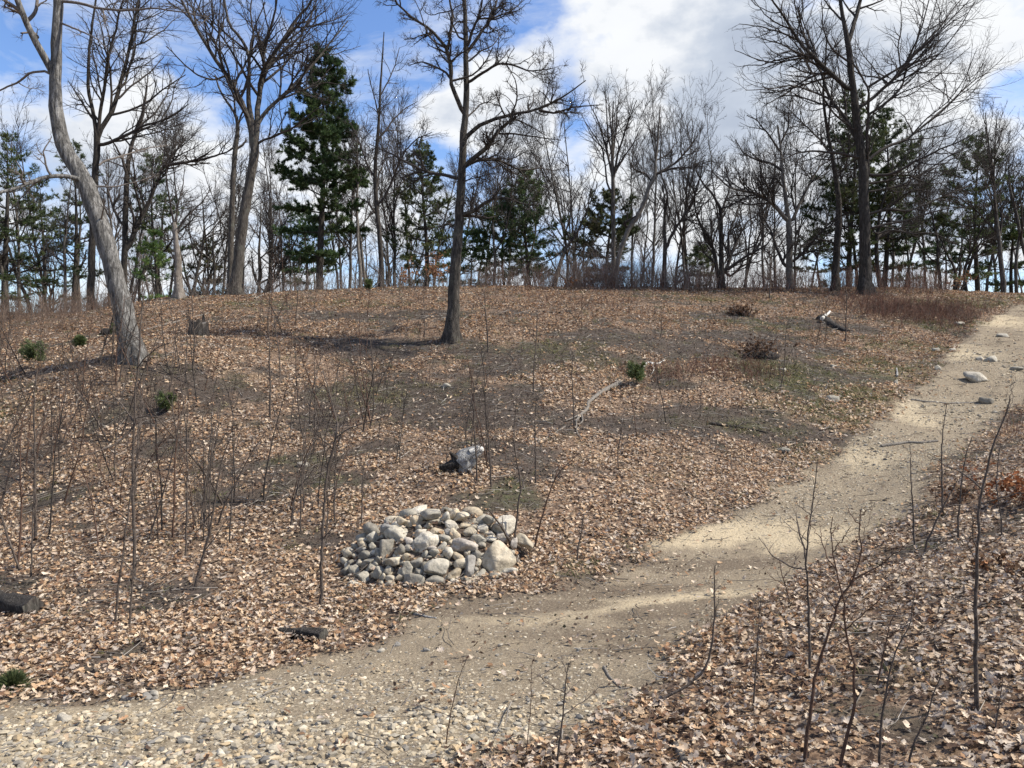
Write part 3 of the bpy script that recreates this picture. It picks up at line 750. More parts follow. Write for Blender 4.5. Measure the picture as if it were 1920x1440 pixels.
tag(link('twig_litter', mb.mesh('twig_litter', M['brush'])), 'fine broken twigs scattered over the slope', 'twig litter', kind='stuff')

mb = MB()
x, y = scatter(rng, 5, 34, 150)
p, gr, lit, g, sdd, dpp = zones(x, y)
tuft = vnoise(x * 3.2, y * 3.2, 91)
keep = rng.random(len(x)) < np.clip(g * 1.3, 0, 1) * smooth(.35, .7, tuft); x = x[keep]; y = y[keep]; m = len(x)
per = 5
x = np.repeat(x, per) + rng.normal(0, .025, m * per); y = np.repeat(y, per) + rng.normal(0, .025, m * per); m = len(x)
S = np.stack([x, y, height(x, y) - .005], -1)
D = rng.normal(0, .55, (m, 3)); D[:, 2] = rng.uniform(.5, 1.1, m)
hgt = rng.uniform(.04, .13, m)
P1 = S + norm(D) * hgt[:, None] * .6; P2 = P1 + norm(D + [0, 0, -.7]) * hgt[:, None] * .5
sd2 = norm(np.cross(D, rng.normal(0, 1, (m, 3)))) * (.0028 + .00022 * y)[:, None]
V = np.stack([S - sd2, S + sd2, P1 + sd2 * .8, P1 - sd2 * .8, P2], 1)
gc = np.array([(.16,.15,.065),(.30,.25,.13),(.10,.12,.045),(.40,.34,.20)])[rng.choice(4, m, p=[.36,.3,.18,.16])] * rng.uniform(.8, 1.15, (m, 1))
b0 = np.arange(m) * 5
mb.add(V, quads=np.stack([b0, b0 + 1, b0 + 2, b0 + 3], -1), tris=np.stack([b0 + 3, b0 + 2, b0 + 4], -1), col=np.repeat(gc, 5, axis=0))
tag(link('dry_grass', mb.mesh('dry_grass', M['grass'], smoothed=False)), 'olive and straw coloured dry grass tufts left of the path', 'grass', kind='stuff')

# ------------------------------------------------------------------ bare trees
def px_path(pts, d, dd=0.0, rng=None):
    """traced line of a limb: a fixed distance that drifts by dd along its length"""
    pts = np.asarray(pts, float)
    s = np.r_[0, np.cumsum(np.hypot(*np.diff(pts, axis=0).T))]; s = s / s[-1]
    D = d + dd * s ** 1.3
    return np.stack([(pts[:, 0] - 960) / F * D, D, CZ + (720 - pts[:, 1]) / F * D], -1)

def flare(P, R, base_r, k=0.55, h=0.5):
    s = np.r_[0, np.cumsum(np.linalg.norm(np.diff(P, axis=0), axis=1))]
    return R * (1 + k * np.exp(-s / h))

def twig_levels(mb, P, R, levels, rng, mat=0, col=None):
    """P,R stacks of limbs -> successive generations of twigs into mb"""
    for (k, tmin, ang, lf, n, wander, up, sides, rmin, flat) in levels:
        L0 = np.linalg.norm(np.diff(P, axis=1), axis=2).sum(1)
        kk = np.maximum(1, np.round(k * np.clip(L0 / np.median(L0), .35, 1.8))).astype(int) if not isinstance(k, tuple) else k[0]
        S, D, L, r = spawn(P, R, kk, rng, tmin, ang, lf, rmin=rmin, flat=flat)
        L = np.maximum(L, .15)
        P, R = grow(S, D, L, r, n, wander, up, rng)
        tubes(mb, P, R, sides, mat=mat)
    return P, R

def hero_tree(name, label, base, d, trunk, widths, limbs, mat, twmat, seed, cat='tree', group=None, twl=None, lean_dd=0.0, tsides=14, trunk_twigs=0, flare_k=.5, roots=True, rough=.06, wscale=.86):
    r = np.random.default_rng(seed)
    b = hit(*base) if d is None else None
    if d is None: d = b[1]
    P = px_path(trunk, d, lean_dd)
    x0, y0 = P[0, :2]
    zg = float(height(np.array([x0]), np.array([y0]))[0])
    P[0, 2] = zg - 0.25 if P[0, 2] > zg - .25 else P[0, 2]
    W = np.asarray(widths, float) * wscale / 2 / F * P[:, 1]
    n = 40
    s = np.r_[0, np.cumsum(np.linalg.norm(np.diff(P, axis=0), axis=1))]
    Pt = resample(P, n, 0.0, r); u = np.linspace(0, s[-1], n)
    Rt = np.interp(u, s, W)
    Pt[1:-1] += r.normal(0, .10, (n - 2, 3)) * Rt[1:-1, None] * .6
    hz = np.maximum(Pt[:, 2] - zg, 0)
    Rt = Rt * (1 + flare_k * np.exp(-hz / .28))
    org = np.array([x0, y0, zg])
    root = empty(name, org, label, cat, group)
    mb = MB(); tubes(mb, Pt, Rt, tsides * 2 if tsides > 10 else tsides)
    # lumpy bark
    V = mb.v[0]; ax = np.repeat(Pt, (tsides * 2 if tsides > 10 else tsides), axis=0)
    lump = (fbm(V[:, 0] * 7 + V[:, 1] * 5, V[:, 2] * 2.2, seed, 3) - .5)
    ang = np.arctan2(V[:, 1] - ax[:, 1], V[:, 0] - ax[:, 0])
    rootl = np.exp(-np.maximum(V[:, 2] - zg, 0) / .2) * np.maximum(0, np.cos(ang * 4 + seed)) * .45 if roots else 0
    mb.v[0] = ax + (V - ax) * (1 + rough * 4 * lump + rootl)[:, None]
    link('trunk', mb.mesh('trunk', mat, origin=org, tint=False), root)
    PL = []; RL = []
    seen = [np.asarray(trunk, float)]
    for (pts, w0, w1, dd) in limbs:
        p0 = np.asarray(pts[0], float); best = None
        for line in seen:
            for a_, b_ in zip(line[:-1], line[1:]):
                t_ = np.clip(np.dot(p0 - a_, b_ - a_) / max(np.dot(b_ - a_, b_ - a_), 1e-9), 0, 1); c_ = a_ + t_ * (b_ - a_)
                q_ = np.hypot(*(c_ - p0))
                if best is None or q_ < best[0]: best = (q_, c_)
        if 1.0 < best[0] < 30: pts = [tuple(best[1])] + list(pts)
        seen.append(np.asarray(pts, float))
        Q = px_path(pts, d + lean_dd * .5, dd)
        Q = resample(Q, 18, 0, r)
        L = np.linalg.norm(np.diff(Q, axis=0), axis=1).sum()
        Q[1:] += np.cumsum(r.normal(0, .006 * L, (17, 3)) * [1, 1.2, 1], axis=0) * .5
        Rr = np.linspace(w0, w1, 18) ** 1.0 / 2 / F * d
        ml = MB(); tubes(ml, Q, Rr, 8)
        link('limb', ml.mesh('limb', mat if w0 > 7 else twmat, origin=org, tint=False), root)
        PL.append(Q); RL.append(Rr)
    if trunk_twigs:
        k0 = n // 3
        S, D, L, rr = spawn(Pt[None, k0:], Rt[None, k0:], trunk_twigs, r, .0, (45, 80), (.08, .2), rmin=.006, rfac=.12)
        Pq, Rq = grow(S, D, L, np.minimum(rr, .02), 18, .18, .04, r)
        for q_ in range(len(Pq)):
            mbq = MB(); tubes(mbq, Pq[q_], Rq[q_], 4)
            link('branch', mbq.mesh('branch', twmat, origin=org, tint=False), root)
        PL += list(Pq); RL += list(Rq)
    mc = MB()
    if twl: twig_levels(mc, np.array(PL), np.array(RL), twl, r)
    link('crown', mc.mesh('crown', twmat, origin=org, tint=False), root)
    return root

#        k  tmin  angle   length     n wander up sides rmin flat
TW_OAK = [(9, .18, (32, 75), (.18, .46), 9, .20, .03, 5, .008, 0), (5, .15, (30, 70), (.25, .5), 6, .24, .04, 4, .0055, 0), (4, .15, (30, 65), (.3, .6), 5, .24, .03, 3, .0042, 0)]
TW_FINE = [(9, .12, (25, 60), (.25, .62), 10, .12, .045, 5, .0085, 0), (5, .15, (28, 62), (.3, .65), 8, .15, .04, 4, .0058, 0), (4, .15, (28, 60), (.35, .7), 6, .17, .03, 3, .0042, 0)]

hero_tree('leaning_tree', 'big pale grey barked tree leaning left with a bowed trunk', (252, 672), None,
    [(252,690),(248,655),(226,560),(204,480),(182,400),(160,340),(128,290),(112,250),(103,190),(104,120),(108,40),(110,-60),(108,-200)],
    [52,50,43,40,40,39,36,33,28,25,22,20,16],
    [([(108,165),(98,135),(75,90),(52,45),(38,10),(22,-40),(0,-110)], 15, 8, -1.0), ([(50,40),(68,20),(72,-10),(60,-60)], 7, 3, .6),
     ([(168,345),(150,335),(118,328),(90,330),(55,345),(20,357),(-40,372),(-90,365)], 9, 3, -2.2), ([(100,142),(84,132),(55,133),(38,150),(0,165),(-40,190)], 5, 2, .8),
     ([(112,2),(150,5),(190,15),(230,21),(285,18),(345,26),(390,35)], 6, 1.5, -1.0), ([(116,43),(140,52),(165,63),(185,75),(200,92)], 4, 1.5, -.8),
     ([(186,310),(200,300),(232,292),(275,282),(320,275)], 4, 1.2, 1.4), ([(176,350),(215,350),(260,340),(300,325)], 4, 1.2, .5), ([(110,-20),(150,-60),(220,-130)], 9, 3, .5),
     ([(192,425),(188,415),(195,390),(193,372)], 4, 2, -.5), ([(72,70),(62,60),(38,62)], 5, 3, -.3)],
    M['bark_grey'], M['twig_pale'], 41, twl=[(5, .25, (35, 75), (.14, .36), 8, .2, .03, 5, .007, 0), (4, .15, (30, 70), (.25, .5), 6, .24, .03, 4, .0045, 0), (4, .15, (30, 65), (.3, .6), 5, .24, .02, 3, .0032, 0)], tsides=16, flare_k=.12, wscale=.80, rough=.10)

hero_tree('oak_tree', 'dark straight oak standing alone in the middle of the slope', (846, 640), None,
    [(846,650),(848,620),(851,545),(856,480),(861,400),(866,320),(869,250),(874,200),(874,150),(874,90),(872,30),(870,-30),(868,-140)],
    [30,29,25,23,20,17,15,13,12,11,9,8,6],
    [([(868,215),(860,190),(848,160),(846,120),(840,92),(818,66),(792,48),(768,32),(745,8),(735,-20)], 9, 2.5, -1.2), ([(848,152),(838,138),(822,130),(805,122),(790,118),(765,125)], 5, 1.4, .9),
     ([(840,92),(846,60),(850,30),(845,0),(843,-50)], 6, 2.5, .8), ([(872,75),(860,70),(848,45),(840,20)], 4, 1.5, -.6), ([(876,100),(888,82),(905,55),(925,30),(934,0),(945,-40)], 7, 2, 1.0), ([(877,88),(884,60),(898,30),(904,0),(906,-50)], 6, 2, -1.0),
     ([(897,36),(930,33),(955,24),(975,10),(985,-10)], 4, 1.4, .5), ([(876,156),(890,146),(912,134),(935,121),(960,122),(990,133),(1015,132),(1040,128)], 6, 1.4, -1.5), ([(880,115),(900,95),(920,85),(940,60)],4,1.3,.9),
     ([(868,268),(880,250),(905,232),(935,222),(968,216),(1000,210),(1030,198),(1058,180),(1085,160),(1102,148)], 9, 1.6, -1.4), ([(1010,207),(1040,212),(1075,202),(1100,198),(1130,195)], 5, 1.4, -.4),
     ([(868,316),(880,304),(905,285),(925,265),(940,245),(955,232),(968,222)], 10, 5, -.9), ([(938,252),(960,250),(990,253),(1020,257),(1055,262)], 4, 1.3, -.6), ([(872,312),(890,302),(915,297),(940,302),(965,315),(985,318),(1010,312),(1040,318)], 7, 1.6, 1.3),
     ([(860,335),(838,330),(815,326),(800,322),(780,312),(758,300),(742,290),(720,280),(690,268)], 7, 1.5, 1.0), ([(812,326),(790,332),(775,345),(755,362),(740,372)], 4, 1.2, .5),
     ([(858,404),(872,400),(892,392),(905,380),(920,372),(945,368),(975,378),(1000,380)], 9, 1.8, -.8), ([(862,403),(880,405),(900,406),(915,410),(930,406)], 7, 2, .4), ([(868,228),(880,215),(900,195),(915,190),(940,200)],4,1.2,1.1),
     ([(860,345),(880,335),(910,325),(935,320)],3,1,-.9),([(852,430),(840,420),(825,405),(818,390)],3,1.2,.8)],
    M['bark_oak'], M['twig'], 43, twl=TW_OAK, tsides=16, trunk_twigs=12, flare_k=.32)

hero_tree('forked_oak', 'tall oak on the left ridge forking into a wide fan of limbs', (442, 556), 30.5,
    [(440,570),(443,530),(452,440),(463,370),(474,310),(479,272),(470,220),(465,190),(467,150),(467,100),(452,70),(430,50),(420,0),(415,-60)],
    [27,24,21,20,19,18,12,10,8,7,6,5.5,5,4],
    [([(474,290),(466,235),(450,185),(425,140),(402,108),(380,70),(355,30),(335,-10),(310,-60)], 11, 3, -1.5), ([(480,270),(484,235),(490,190),(497,140),(515,100),(535,70),(552,40),(572,10),(600,-40)], 12, 3, 1.5),
     ([(496,145),(493,100),(505,60),(518,20),(522,-40)], 7, 2.5, -1), ([(484,232),(500,205),(525,180),(555,150),(590,115),(625,75),(655,40)], 8, 2, 2.0), ([(480,272),(492,262),(515,255),(545,240),(580,212),(610,195)], 5, 1.6, -1.5),
     ([(404,110),(405,80),(420,40),(418,0)], 4, 1.8, 1), ([(425,142),(400,150),(370,140),(345,120),(310,85)],4,1.5,-2),([(467,105),(475,60),(470,20),(480,-40)],4,2,1),([(535,172),(570,168),(610,155),(650,160)],3,1.2,.5)],
    M['bark_mid'], M['twig'], 47, twl=TW_FINE, tsides=12)
hero_tree('slim_tree', 'slim straight trunk close against the forked oak on its left', (431, 556), 31.5,
    [(431,570),(432,500),(434,420),(437,340),(441,280),(447,238),(441,212),(428,195),(412,170),(403,140)], [14,13,12,11,10.5,9,6,5,4,3],
    [([(446,240),(452,215),(462,200)], 4, 3, .2), ([(440,282),(455,272),(462,262)], 5, 3, .2), ([(441,215),(438,180),(445,140),(440,90)], 4, 1.5, 1)],
    M['bark_mid'], M['twig'], 48, twl=TW_FINE[1:], tsides=10)
hero_tree('oak_tree', 'tall dark oak partly hidden behind the leaning grey trunk', (170, 590), 33.0,
    [(170,600),(171,520),(174,420),(178,330),(183,262),(178,225),(165,170),(166,110),(172,50),(180,0),(185,-60)], [16,15,14,14,13,8,7,6,5,4,3],
    [([(184,260),(192,235),(208,218),(222,185),(232,140),(243,95),(250,50),(262,10),(270,-40)], 9, 3, 1.5), ([(184,262),(187,215),(195,170),(204,115),(215,70),(225,20),(240,-30)], 7, 2.5, -1.5),
     ([(192,272),(215,262),(245,250),(262,240),(300,228),(330,215),(352,198)], 7, 1.8, -1), ([(262,240),(270,210),(275,170),(278,130)], 4, 1.5, 1), ([(222,185),(250,160),(285,135),(310,110)], 4, 1.5, 1.5), ([(178,228),(165,210),(140,170),(125,150)], 5, 1.5, 1),
     ([(300,228),(320,190),(325,160),(345,130)],3,1.2,1)],
    M['bark_dark'], M['twig'], 49, twl=TW_FINE, tsides=10)
hero_tree('oak_tree', 'dark crooked oak between the leaning tree and the broken snag', (233, 560), 37.0,
    [(234,575),(233,500),(235,420),(237,340),(242,290),(250,260),(262,235),(270,205),(275,160)], [14,13,12,11,9,7,6,5,3],
    [([(238,470),(255,430),(272,395),(290,350),(305,310),(325,285),(345,258)], 11, 3, 1), ([(238,330),(230,300),(218,275),(205,255)], 6, 2, -1), ([(305,312),(335,308),(375,300),(420,288),(435,280)], 7, 2, -1.5), ([(290,350),(285,320),(290,290)], 4, 2, 1), ([(226,420),(212,390),(205,360),(195,340)], 6, 2.5, 1),
     ([(262,236),(290,215),(310,180),(318,150)],4,1.5,1)],
    M['bark_dark'], M['twig'], 50, twl=TW_FINE, tsides=10)

hero_tree('big_oak', 'largest dark oak on the right ridge with wide sweeping limbs', (1622, 537), 31.0,
    [(1623,550),(1622,500),(1621,420),(1620,330),(1614,280),(1606,230),(1600,170),(1594,110),(1588,70),(1580,30),(1572,-20),(1566,-110)],
    [27,24,22,20,18,16,14.5,13,11,8,7,5],
    [([(1592,80),(1600,55),(1610,25),(1618,-20),(1628,-90)], 9, 4, 1.0), ([(1590,168),(1560,140),(1530,110),(1505,78),(1480,40),(1458,5),(1430,-40)], 9, 2, -1.5), ([(1614,275),(1596,235),(1575,205),(1556,185),(1545,155),(1532,118),(1520,70),(1495,10)], 8, 1.8, 2),
     ([(1606,205),(1635,185),(1670,155),(1700,120),(1722,95),(1755,60),(1785,20),(1815,-20)], 7, 1.6, 2), ([(1630,330),(1628,270),(1629,215),(1630,165),(1610,130),(1600,115)], 6, 3, -1), ([(1630,162),(1655,147),(1690,125),(1730,90),(1775,50),(1815,25)], 5, 1.4, -1.5),
     ([(1628,215),(1660,195),(1692,165),(1700,120),(1720,70),(1735,10)], 5, 1.5, 1), ([(1625,300),(1665,278),(1710,262),(1750,230),(1790,190),(1830,150),(1860,135)], 6, 1.4, 2), ([(1628,328),(1665,328),(1690,318),(1720,300),(1760,280),(1800,262),(1845,235)], 6, 1.4, -2),
     ([(1625,345),(1670,340),(1720,330),(1760,310),(1800,290)],4,1.3,1.5), ([(1612,296),(1585,290),(1555,283),(1525,280),(1495,285),(1460,300)], 6, 1.6, -1), ([(1635,400),(1665,392),(1700,398),(1740,380),(1790,360),(1830,348)], 5, 1.4, 1.2), ([(1636,428),(1665,420),(1700,415),(1740,400),(1800,385)], 5, 1.2, -1.2),
     ([(1632,360),(1690,350),(1740,320),(1790,290),(1830,270)],4,1.2,.6), ([(1556,186),(1520,170),(1480,160),(1440,165),(1400,170)], 4, 1.2, -1.5), ([(1530,110),(1495,110),(1455,118),(1420,110),(1380,95)], 4, 1.2, 1), ([(1505,80),(1470,62),(1430,52),(1385,48)], 4, 1.2, -1),
     ([(1575,205),(1540,195),(1500,180),(1465,178),(1430,200)],4,1.2,1),([(1580,40),(1555,10),(1530,-30)],4,1.5,1),([(1596,120),(1560,90),(1545,50),(1540,0)],4,1.5,-1),([(1640,440),(1670,430),(1710,440),(1745,438),(1790,460)],4,1.4,-.5)],
    M['bark_dark'], M['twig'], 53, twl=TW_FINE, tsides=14, trunk_twigs=10)
hero_tree('dark_tree', 'dark trunk just left of the largest oak on the right', (1566, 537), 32.5,
    [(1565,550),(1567,500),(1572,430),(1574,380),(1568,340),(1560,290),(1552,250),(1546,210),(1543,170),(1548,120),(1550,70)], [18,16,14,12,10,8,7,6,5,4,3],
    [([(1560,290),(1540,262),(1515,240),(1490,215),(1470,195)], 4, 1.3, 1), ([(1552,250),(1556,200),(1560,150),(1570,100)], 4, 1.5, -1), ([(1560,455),(1545,450),(1530,448),(1510,460),(1490,475)], 4, 1.4, -1), ([(1574,330),(1585,310),(1592,280),(1590,250)],4,1.5,.5)],
    M['bark_dark'], M['twig'], 54, twl=TW_FINE, tsides=10, trunk_twigs=14)
hero_tree('spreading_tree', 'pale grey spreading tree left of the dark trunks on the right', (1481, 540), 33.0,
    [(1481,552),(1480,500),(1480,430),(1477,400),(1470,350),(1466,310),(1463,270),(1458,235)], [16,15,13,10,8,6,5,4],
    [([(1476,415),(1462,395),(1440,372),(1415,358),(1390,353),(1370,348),(1350,332),(1335,315)], 8, 2, -2), ([(1485,415),(1497,390),(1510,360),(1525,335),(1540,310),(1560,300)], 7, 2, 1.5), ([(1466,320),(1445,305),(1420,300),(1395,285),(1380,260)], 5, 1.6, 1), ([(1472,500),(1455,465),(1445,430),(1430,405)], 7, 2.5, 1),
     ([(1487,490),(1510,470),(1535,440),(1560,415),(1590,400)], 6, 2, -1.5), ([(1463,285),(1440,250),(1420,225),(1400,215)], 4, 1.4, -1), ([(1463,270),(1478,240),(1482,205),(1490,180)], 4, 1.5, 1), ([(1467,350),(1455,335),(1430,335)],4,1.5,-1)],
    M['bark_pale'], M['twig'], 55, twl=TW_FINE, tsides=10)
hero_tree('multi_stem_tree', 'many stemmed spreading tree at the crest left of the pale spreading one', (1355, 535), 33.5,
    [(1354,548),(1353,510),(1352,460),(1353,420),(1350,390),(1335,362),(1318,345),(1305,320)], [13,12,9,8,7,5,4,3],
    [([(1345,520),(1338,470),(1325,440),(1308,415),(1300,390),(1300,360)], 8, 2, -1), ([(1360,510),(1372,470),(1385,440),(1400,415),(1420,400)], 7, 2, 1), ([(1365,505),(1390,485),(1415,470),(1440,455)], 7, 2, -1), ([(1353,400),(1360,375),(1368,350),(1360,315)], 5, 1.6, 1),
     ([(1368,480),(1365,440),(1378,405),(1385,380)], 5, 1.6, 1.4), ([(1350,392),(1372,385),(1395,370),(1425,362)], 4, 1.4, -1), ([(1370,520),(1400,495),(1425,490),(1450,480)],5,1.6,1)],
    M['bark_dark'], M['twig'], 56, twl=TW_FINE, tsides=10)
hero_tree('slender_tree', 'slender dark tree forking low and standing alone at the crest', (1246, 538), 33.0,
    [(1245,550),(1245,510),(1247,470),(1246,430),(1246,395),(1253,375),(1248,350),(1240,330),(1238,300),(1240,260),(1238,220)], [11,10,9,7,6,4.5,4,3.5,3,2.5,2],
    [([(1249,468),(1256,445),(1268,425),(1282,405),(1298,382),(1305,355),(1312,330),(1318,300)], 6, 1.8, -1), ([(1246,400),(1246,365),(1242,345)], 3.5, 2.5, 0), ([(1290,390),(1288,370),(1280,345),(1282,320)], 3, 1.2, .7)],
    M['bark_dark'], M['twig'], 57, twl=TW_FINE, tsides=10)
hero_tree('curved_tree', 'tree with a long trunk curving up to the right out of the dark cedar', (1160, 500), 34.5,
    [(1150,540),(1160,480),(1178,430),(1198,402),(1210,375),(1216,350),(1228,335),(1228,310),(1232,280),(1235,240),(1238,200)], [10,10,10,9.5,9,8.5,7,6,5,4,2.5],
    [([(1230,328),(1250,315),(1270,305),(1285,285),(1300,265),(1305,245)], 5, 1.5, 1), ([(1232,325),(1262,315),(1300,312),(1330,300)], 4, 1.4, -1), ([(1222,342),(1210,325),(1190,320),(1180,305),(1178,290)], 4, 1.4, 1), ([(1168,420),(1180,412),(1192,405)], 5, 3, -.3), ([(1232,300),(1252,290),(1270,265)],3,1.2,.5), ([(1230,300),(1222,260),(1215,225)],3,1.2,-.7)],
    M['bark_pale'], M['twig'], 58, twl=TW_FINE, tsides=10)
hero_tree('fan_tree', 'tall tree with a dense upright fan of twigs behind the dark cedar', (1150, 520), 35.0,
    [(1150,545),(1150,480),(1150,400),(1149,330),(1148,290),(1148,240),(1150,190)], [11,10,9,8,6,4,2.5],
    [([(1149,335),(1140,290),(1130,255),(1118,220),(1105,190)], 5, 1.4, 1), ([(1150,335),(1158,290),(1168,255),(1180,220),(1192,190)], 5, 1.4, -1), ([(1149,300),(1140,250),(1135,200),(1132,165)], 4, 1.2, -1), ([(1149,300),(1155,250),(1160,200),(1165,165)], 4, 1.2, 1),
     ([(1148,365),(1138,345),(1133,310),(1128,280),(1110,250),(1098,230)], 4, 1.3, .5), ([(1150,330),(1165,300),(1185,270),(1200,240)],4,1.2,-.5), ([(1149,280),(1146,230),(1142,180)],3,1.2,.5)],
    M['bark_mid'], M['twig'], 59, twl=TW_FINE, tsides=10)
hero_tree('straight_tree', 'dark straight tree with rising side limbs right of the tall green pine', (716, 540), 32.5,
    [(716,552),(715,500),(712,440),(706,390),(703,340),(704,300),(708,260),(711,220),(713,170),(716,120),(720,60)], [12,11,10,9.5,9,8,7,6,5,3.5,2],
    [([(707,385),(722,368),(735,340),(748,310),(760,285),(785,260),(810,250)], 5, 1.4, -1), ([(703,335),(690,310),(680,280),(665,250),(655,225)], 4, 1.3, 1), ([(708,262),(722,245),(735,225),(755,205),(780,190)], 4, 1.3, 1), ([(704,400),(690,380),(672,370),(655,368)], 4, 1.3, -1),
     ([(712,230),(705,195),(695,160),(690,130)],3,1.2,-1),([(714,180),(730,150),(742,120),(750,90)],3,1.2,.7),([(705,375),(710,330),(722,290),(730,260)],3.5,1.3,1)],
    M['bark_dark'], M['twig'], 60, twl=TW_FINE, tsides=10)
hero_tree('snag', 'pale broken topped dead snag standing at the left edge of the ridge', (336, 573), 28.5,
    [(337,582),(336,560),(335,520),(333,485),(330,450),(328,430),(327,417)], [17,16,15,14,12,10.5,9],
    [([(331,440),(342,415),(355,400),(378,380),(400,350)], 5, 1.2, .5), ([(328,430),(322,395),(317,360),(314,320),(318,280)], 5, 1.0, -.4), ([(329,425),(333,390),(342,350),(345,310)], 4, 1.0, .3), ([(336,510),(326,513)],2.5,1.5,-.2)],
    M['bark_snag'], M['twig'], 61, twl=TW_OAK[:2], tsides=14, rough=.2, cat='dead tree')

def bg_tree(px, d, top, w, style, label, seed, lean=0.0, mat='bark_mid', name='bare_tree', group='bare trees behind the ridge'):
    r = np.random.default_rng(seed)
    x = (px - 960) / F * d; z0 = float(height(np.array([x]), np.array([d]))[0])
    zt = CZ + (720 - top) / F * d; H = zt - z0; r0 = w / 2 / F * d
    org = np.array([x, d, z0])
    root = empty(name, org, label, 'tree', group)
    n = 16; t = np.linspace(0, 1, n)
    if style == 'multi':
        k = r.integers(3, 5)
        stems = []
        for i in range(k):
            dv = np.array([r.normal(0, .28), r.normal(0, .28), 1])
            P, R = grow(org[None] - [0, 0, .2], dv[None], np.array([H * r.uniform(.6, .85)]), np.array([r0 * r.uniform(.6, 1)]), n, .11, .06, r, .2)
            stems.append((P[0], R[0]))
        P = np.array([s[0] for s in stems]); R = np.array([s[1] for s in stems])
    else:
        hh = H * (.75 if style == 'oak' else .93)
        P, R = grow(org[None] - [0, 0, .2], np.array([[lean, r.normal(0, .04), 1]]), np.array([hh]), np.array([r0]), n, .055 if style != 'oak' else .085, .05, r, .12)
    mt = MB(); tubes(mt, P, R, 8)
    link('trunk', mt.mesh('trunk', M[mat], origin=org, tint=False), root)
    mc = MB()
    rm = .00027 * d
    if style == 'fan':
        lv = [((15,), .30, (16, 38), (.30, .5), 9, .09, .07, 5, rm, 0), (7, .15, (18, 42), (.3, .6), 7, .11, .08, 4, rm * .8, 0), (5, .1, (20, 45), (.35, .65), 5, .13, .05, 3, rm * .62, 0), (2, .1, (20, 50), (.4, .7), 4, .15, .03, 3, rm * .5, 0)]
    elif style == 'oak':
        lv = [((9,), .30, (35, 72), (.35, .62), 10, .16, .09, 6, rm * 1.3, 0), (6, .2, (30, 65), (.3, .6), 8, .19, .07, 4, rm, 0), (5, .15, (30, 60), (.3, .6), 6, .2, .05, 3, rm * .75, 0), (2, .15, (30, 60), (.4, .6), 4, .2, .03, 3, rm * .55, 0)]
    elif style == 'slim':
        lv = [((20,), .25, (28, 60), (.10, .28), 8, .13, .07, 4, rm, 0), (6, .15, (25, 55), (.3, .6), 6, .16, .06, 3, rm * .8, 0), (4, .1, (25, 50), (.35, .6), 4, .18, .04, 3, rm * .6, 0), (2, .1, (25, 50), (.4, .7), 3, .18, .03, 3, rm * .5, 0)]
    else:
        lv = [((8,), .2, (25, 60), (.3, .55), 9, .16, .08, 5, rm * 1.1, 0), (6, .15, (25, 55), (.3, .6), 7, .18, .06, 4, rm * .85, 0), (4, .1, (25, 55), (.35, .6), 5, .18, .04, 3, rm * .6, 0)]
    twig_levels(mc, P, R, lv, r)
    link('crown', mc.mesh('crown', M['twig'], origin=org, tint=False), root)

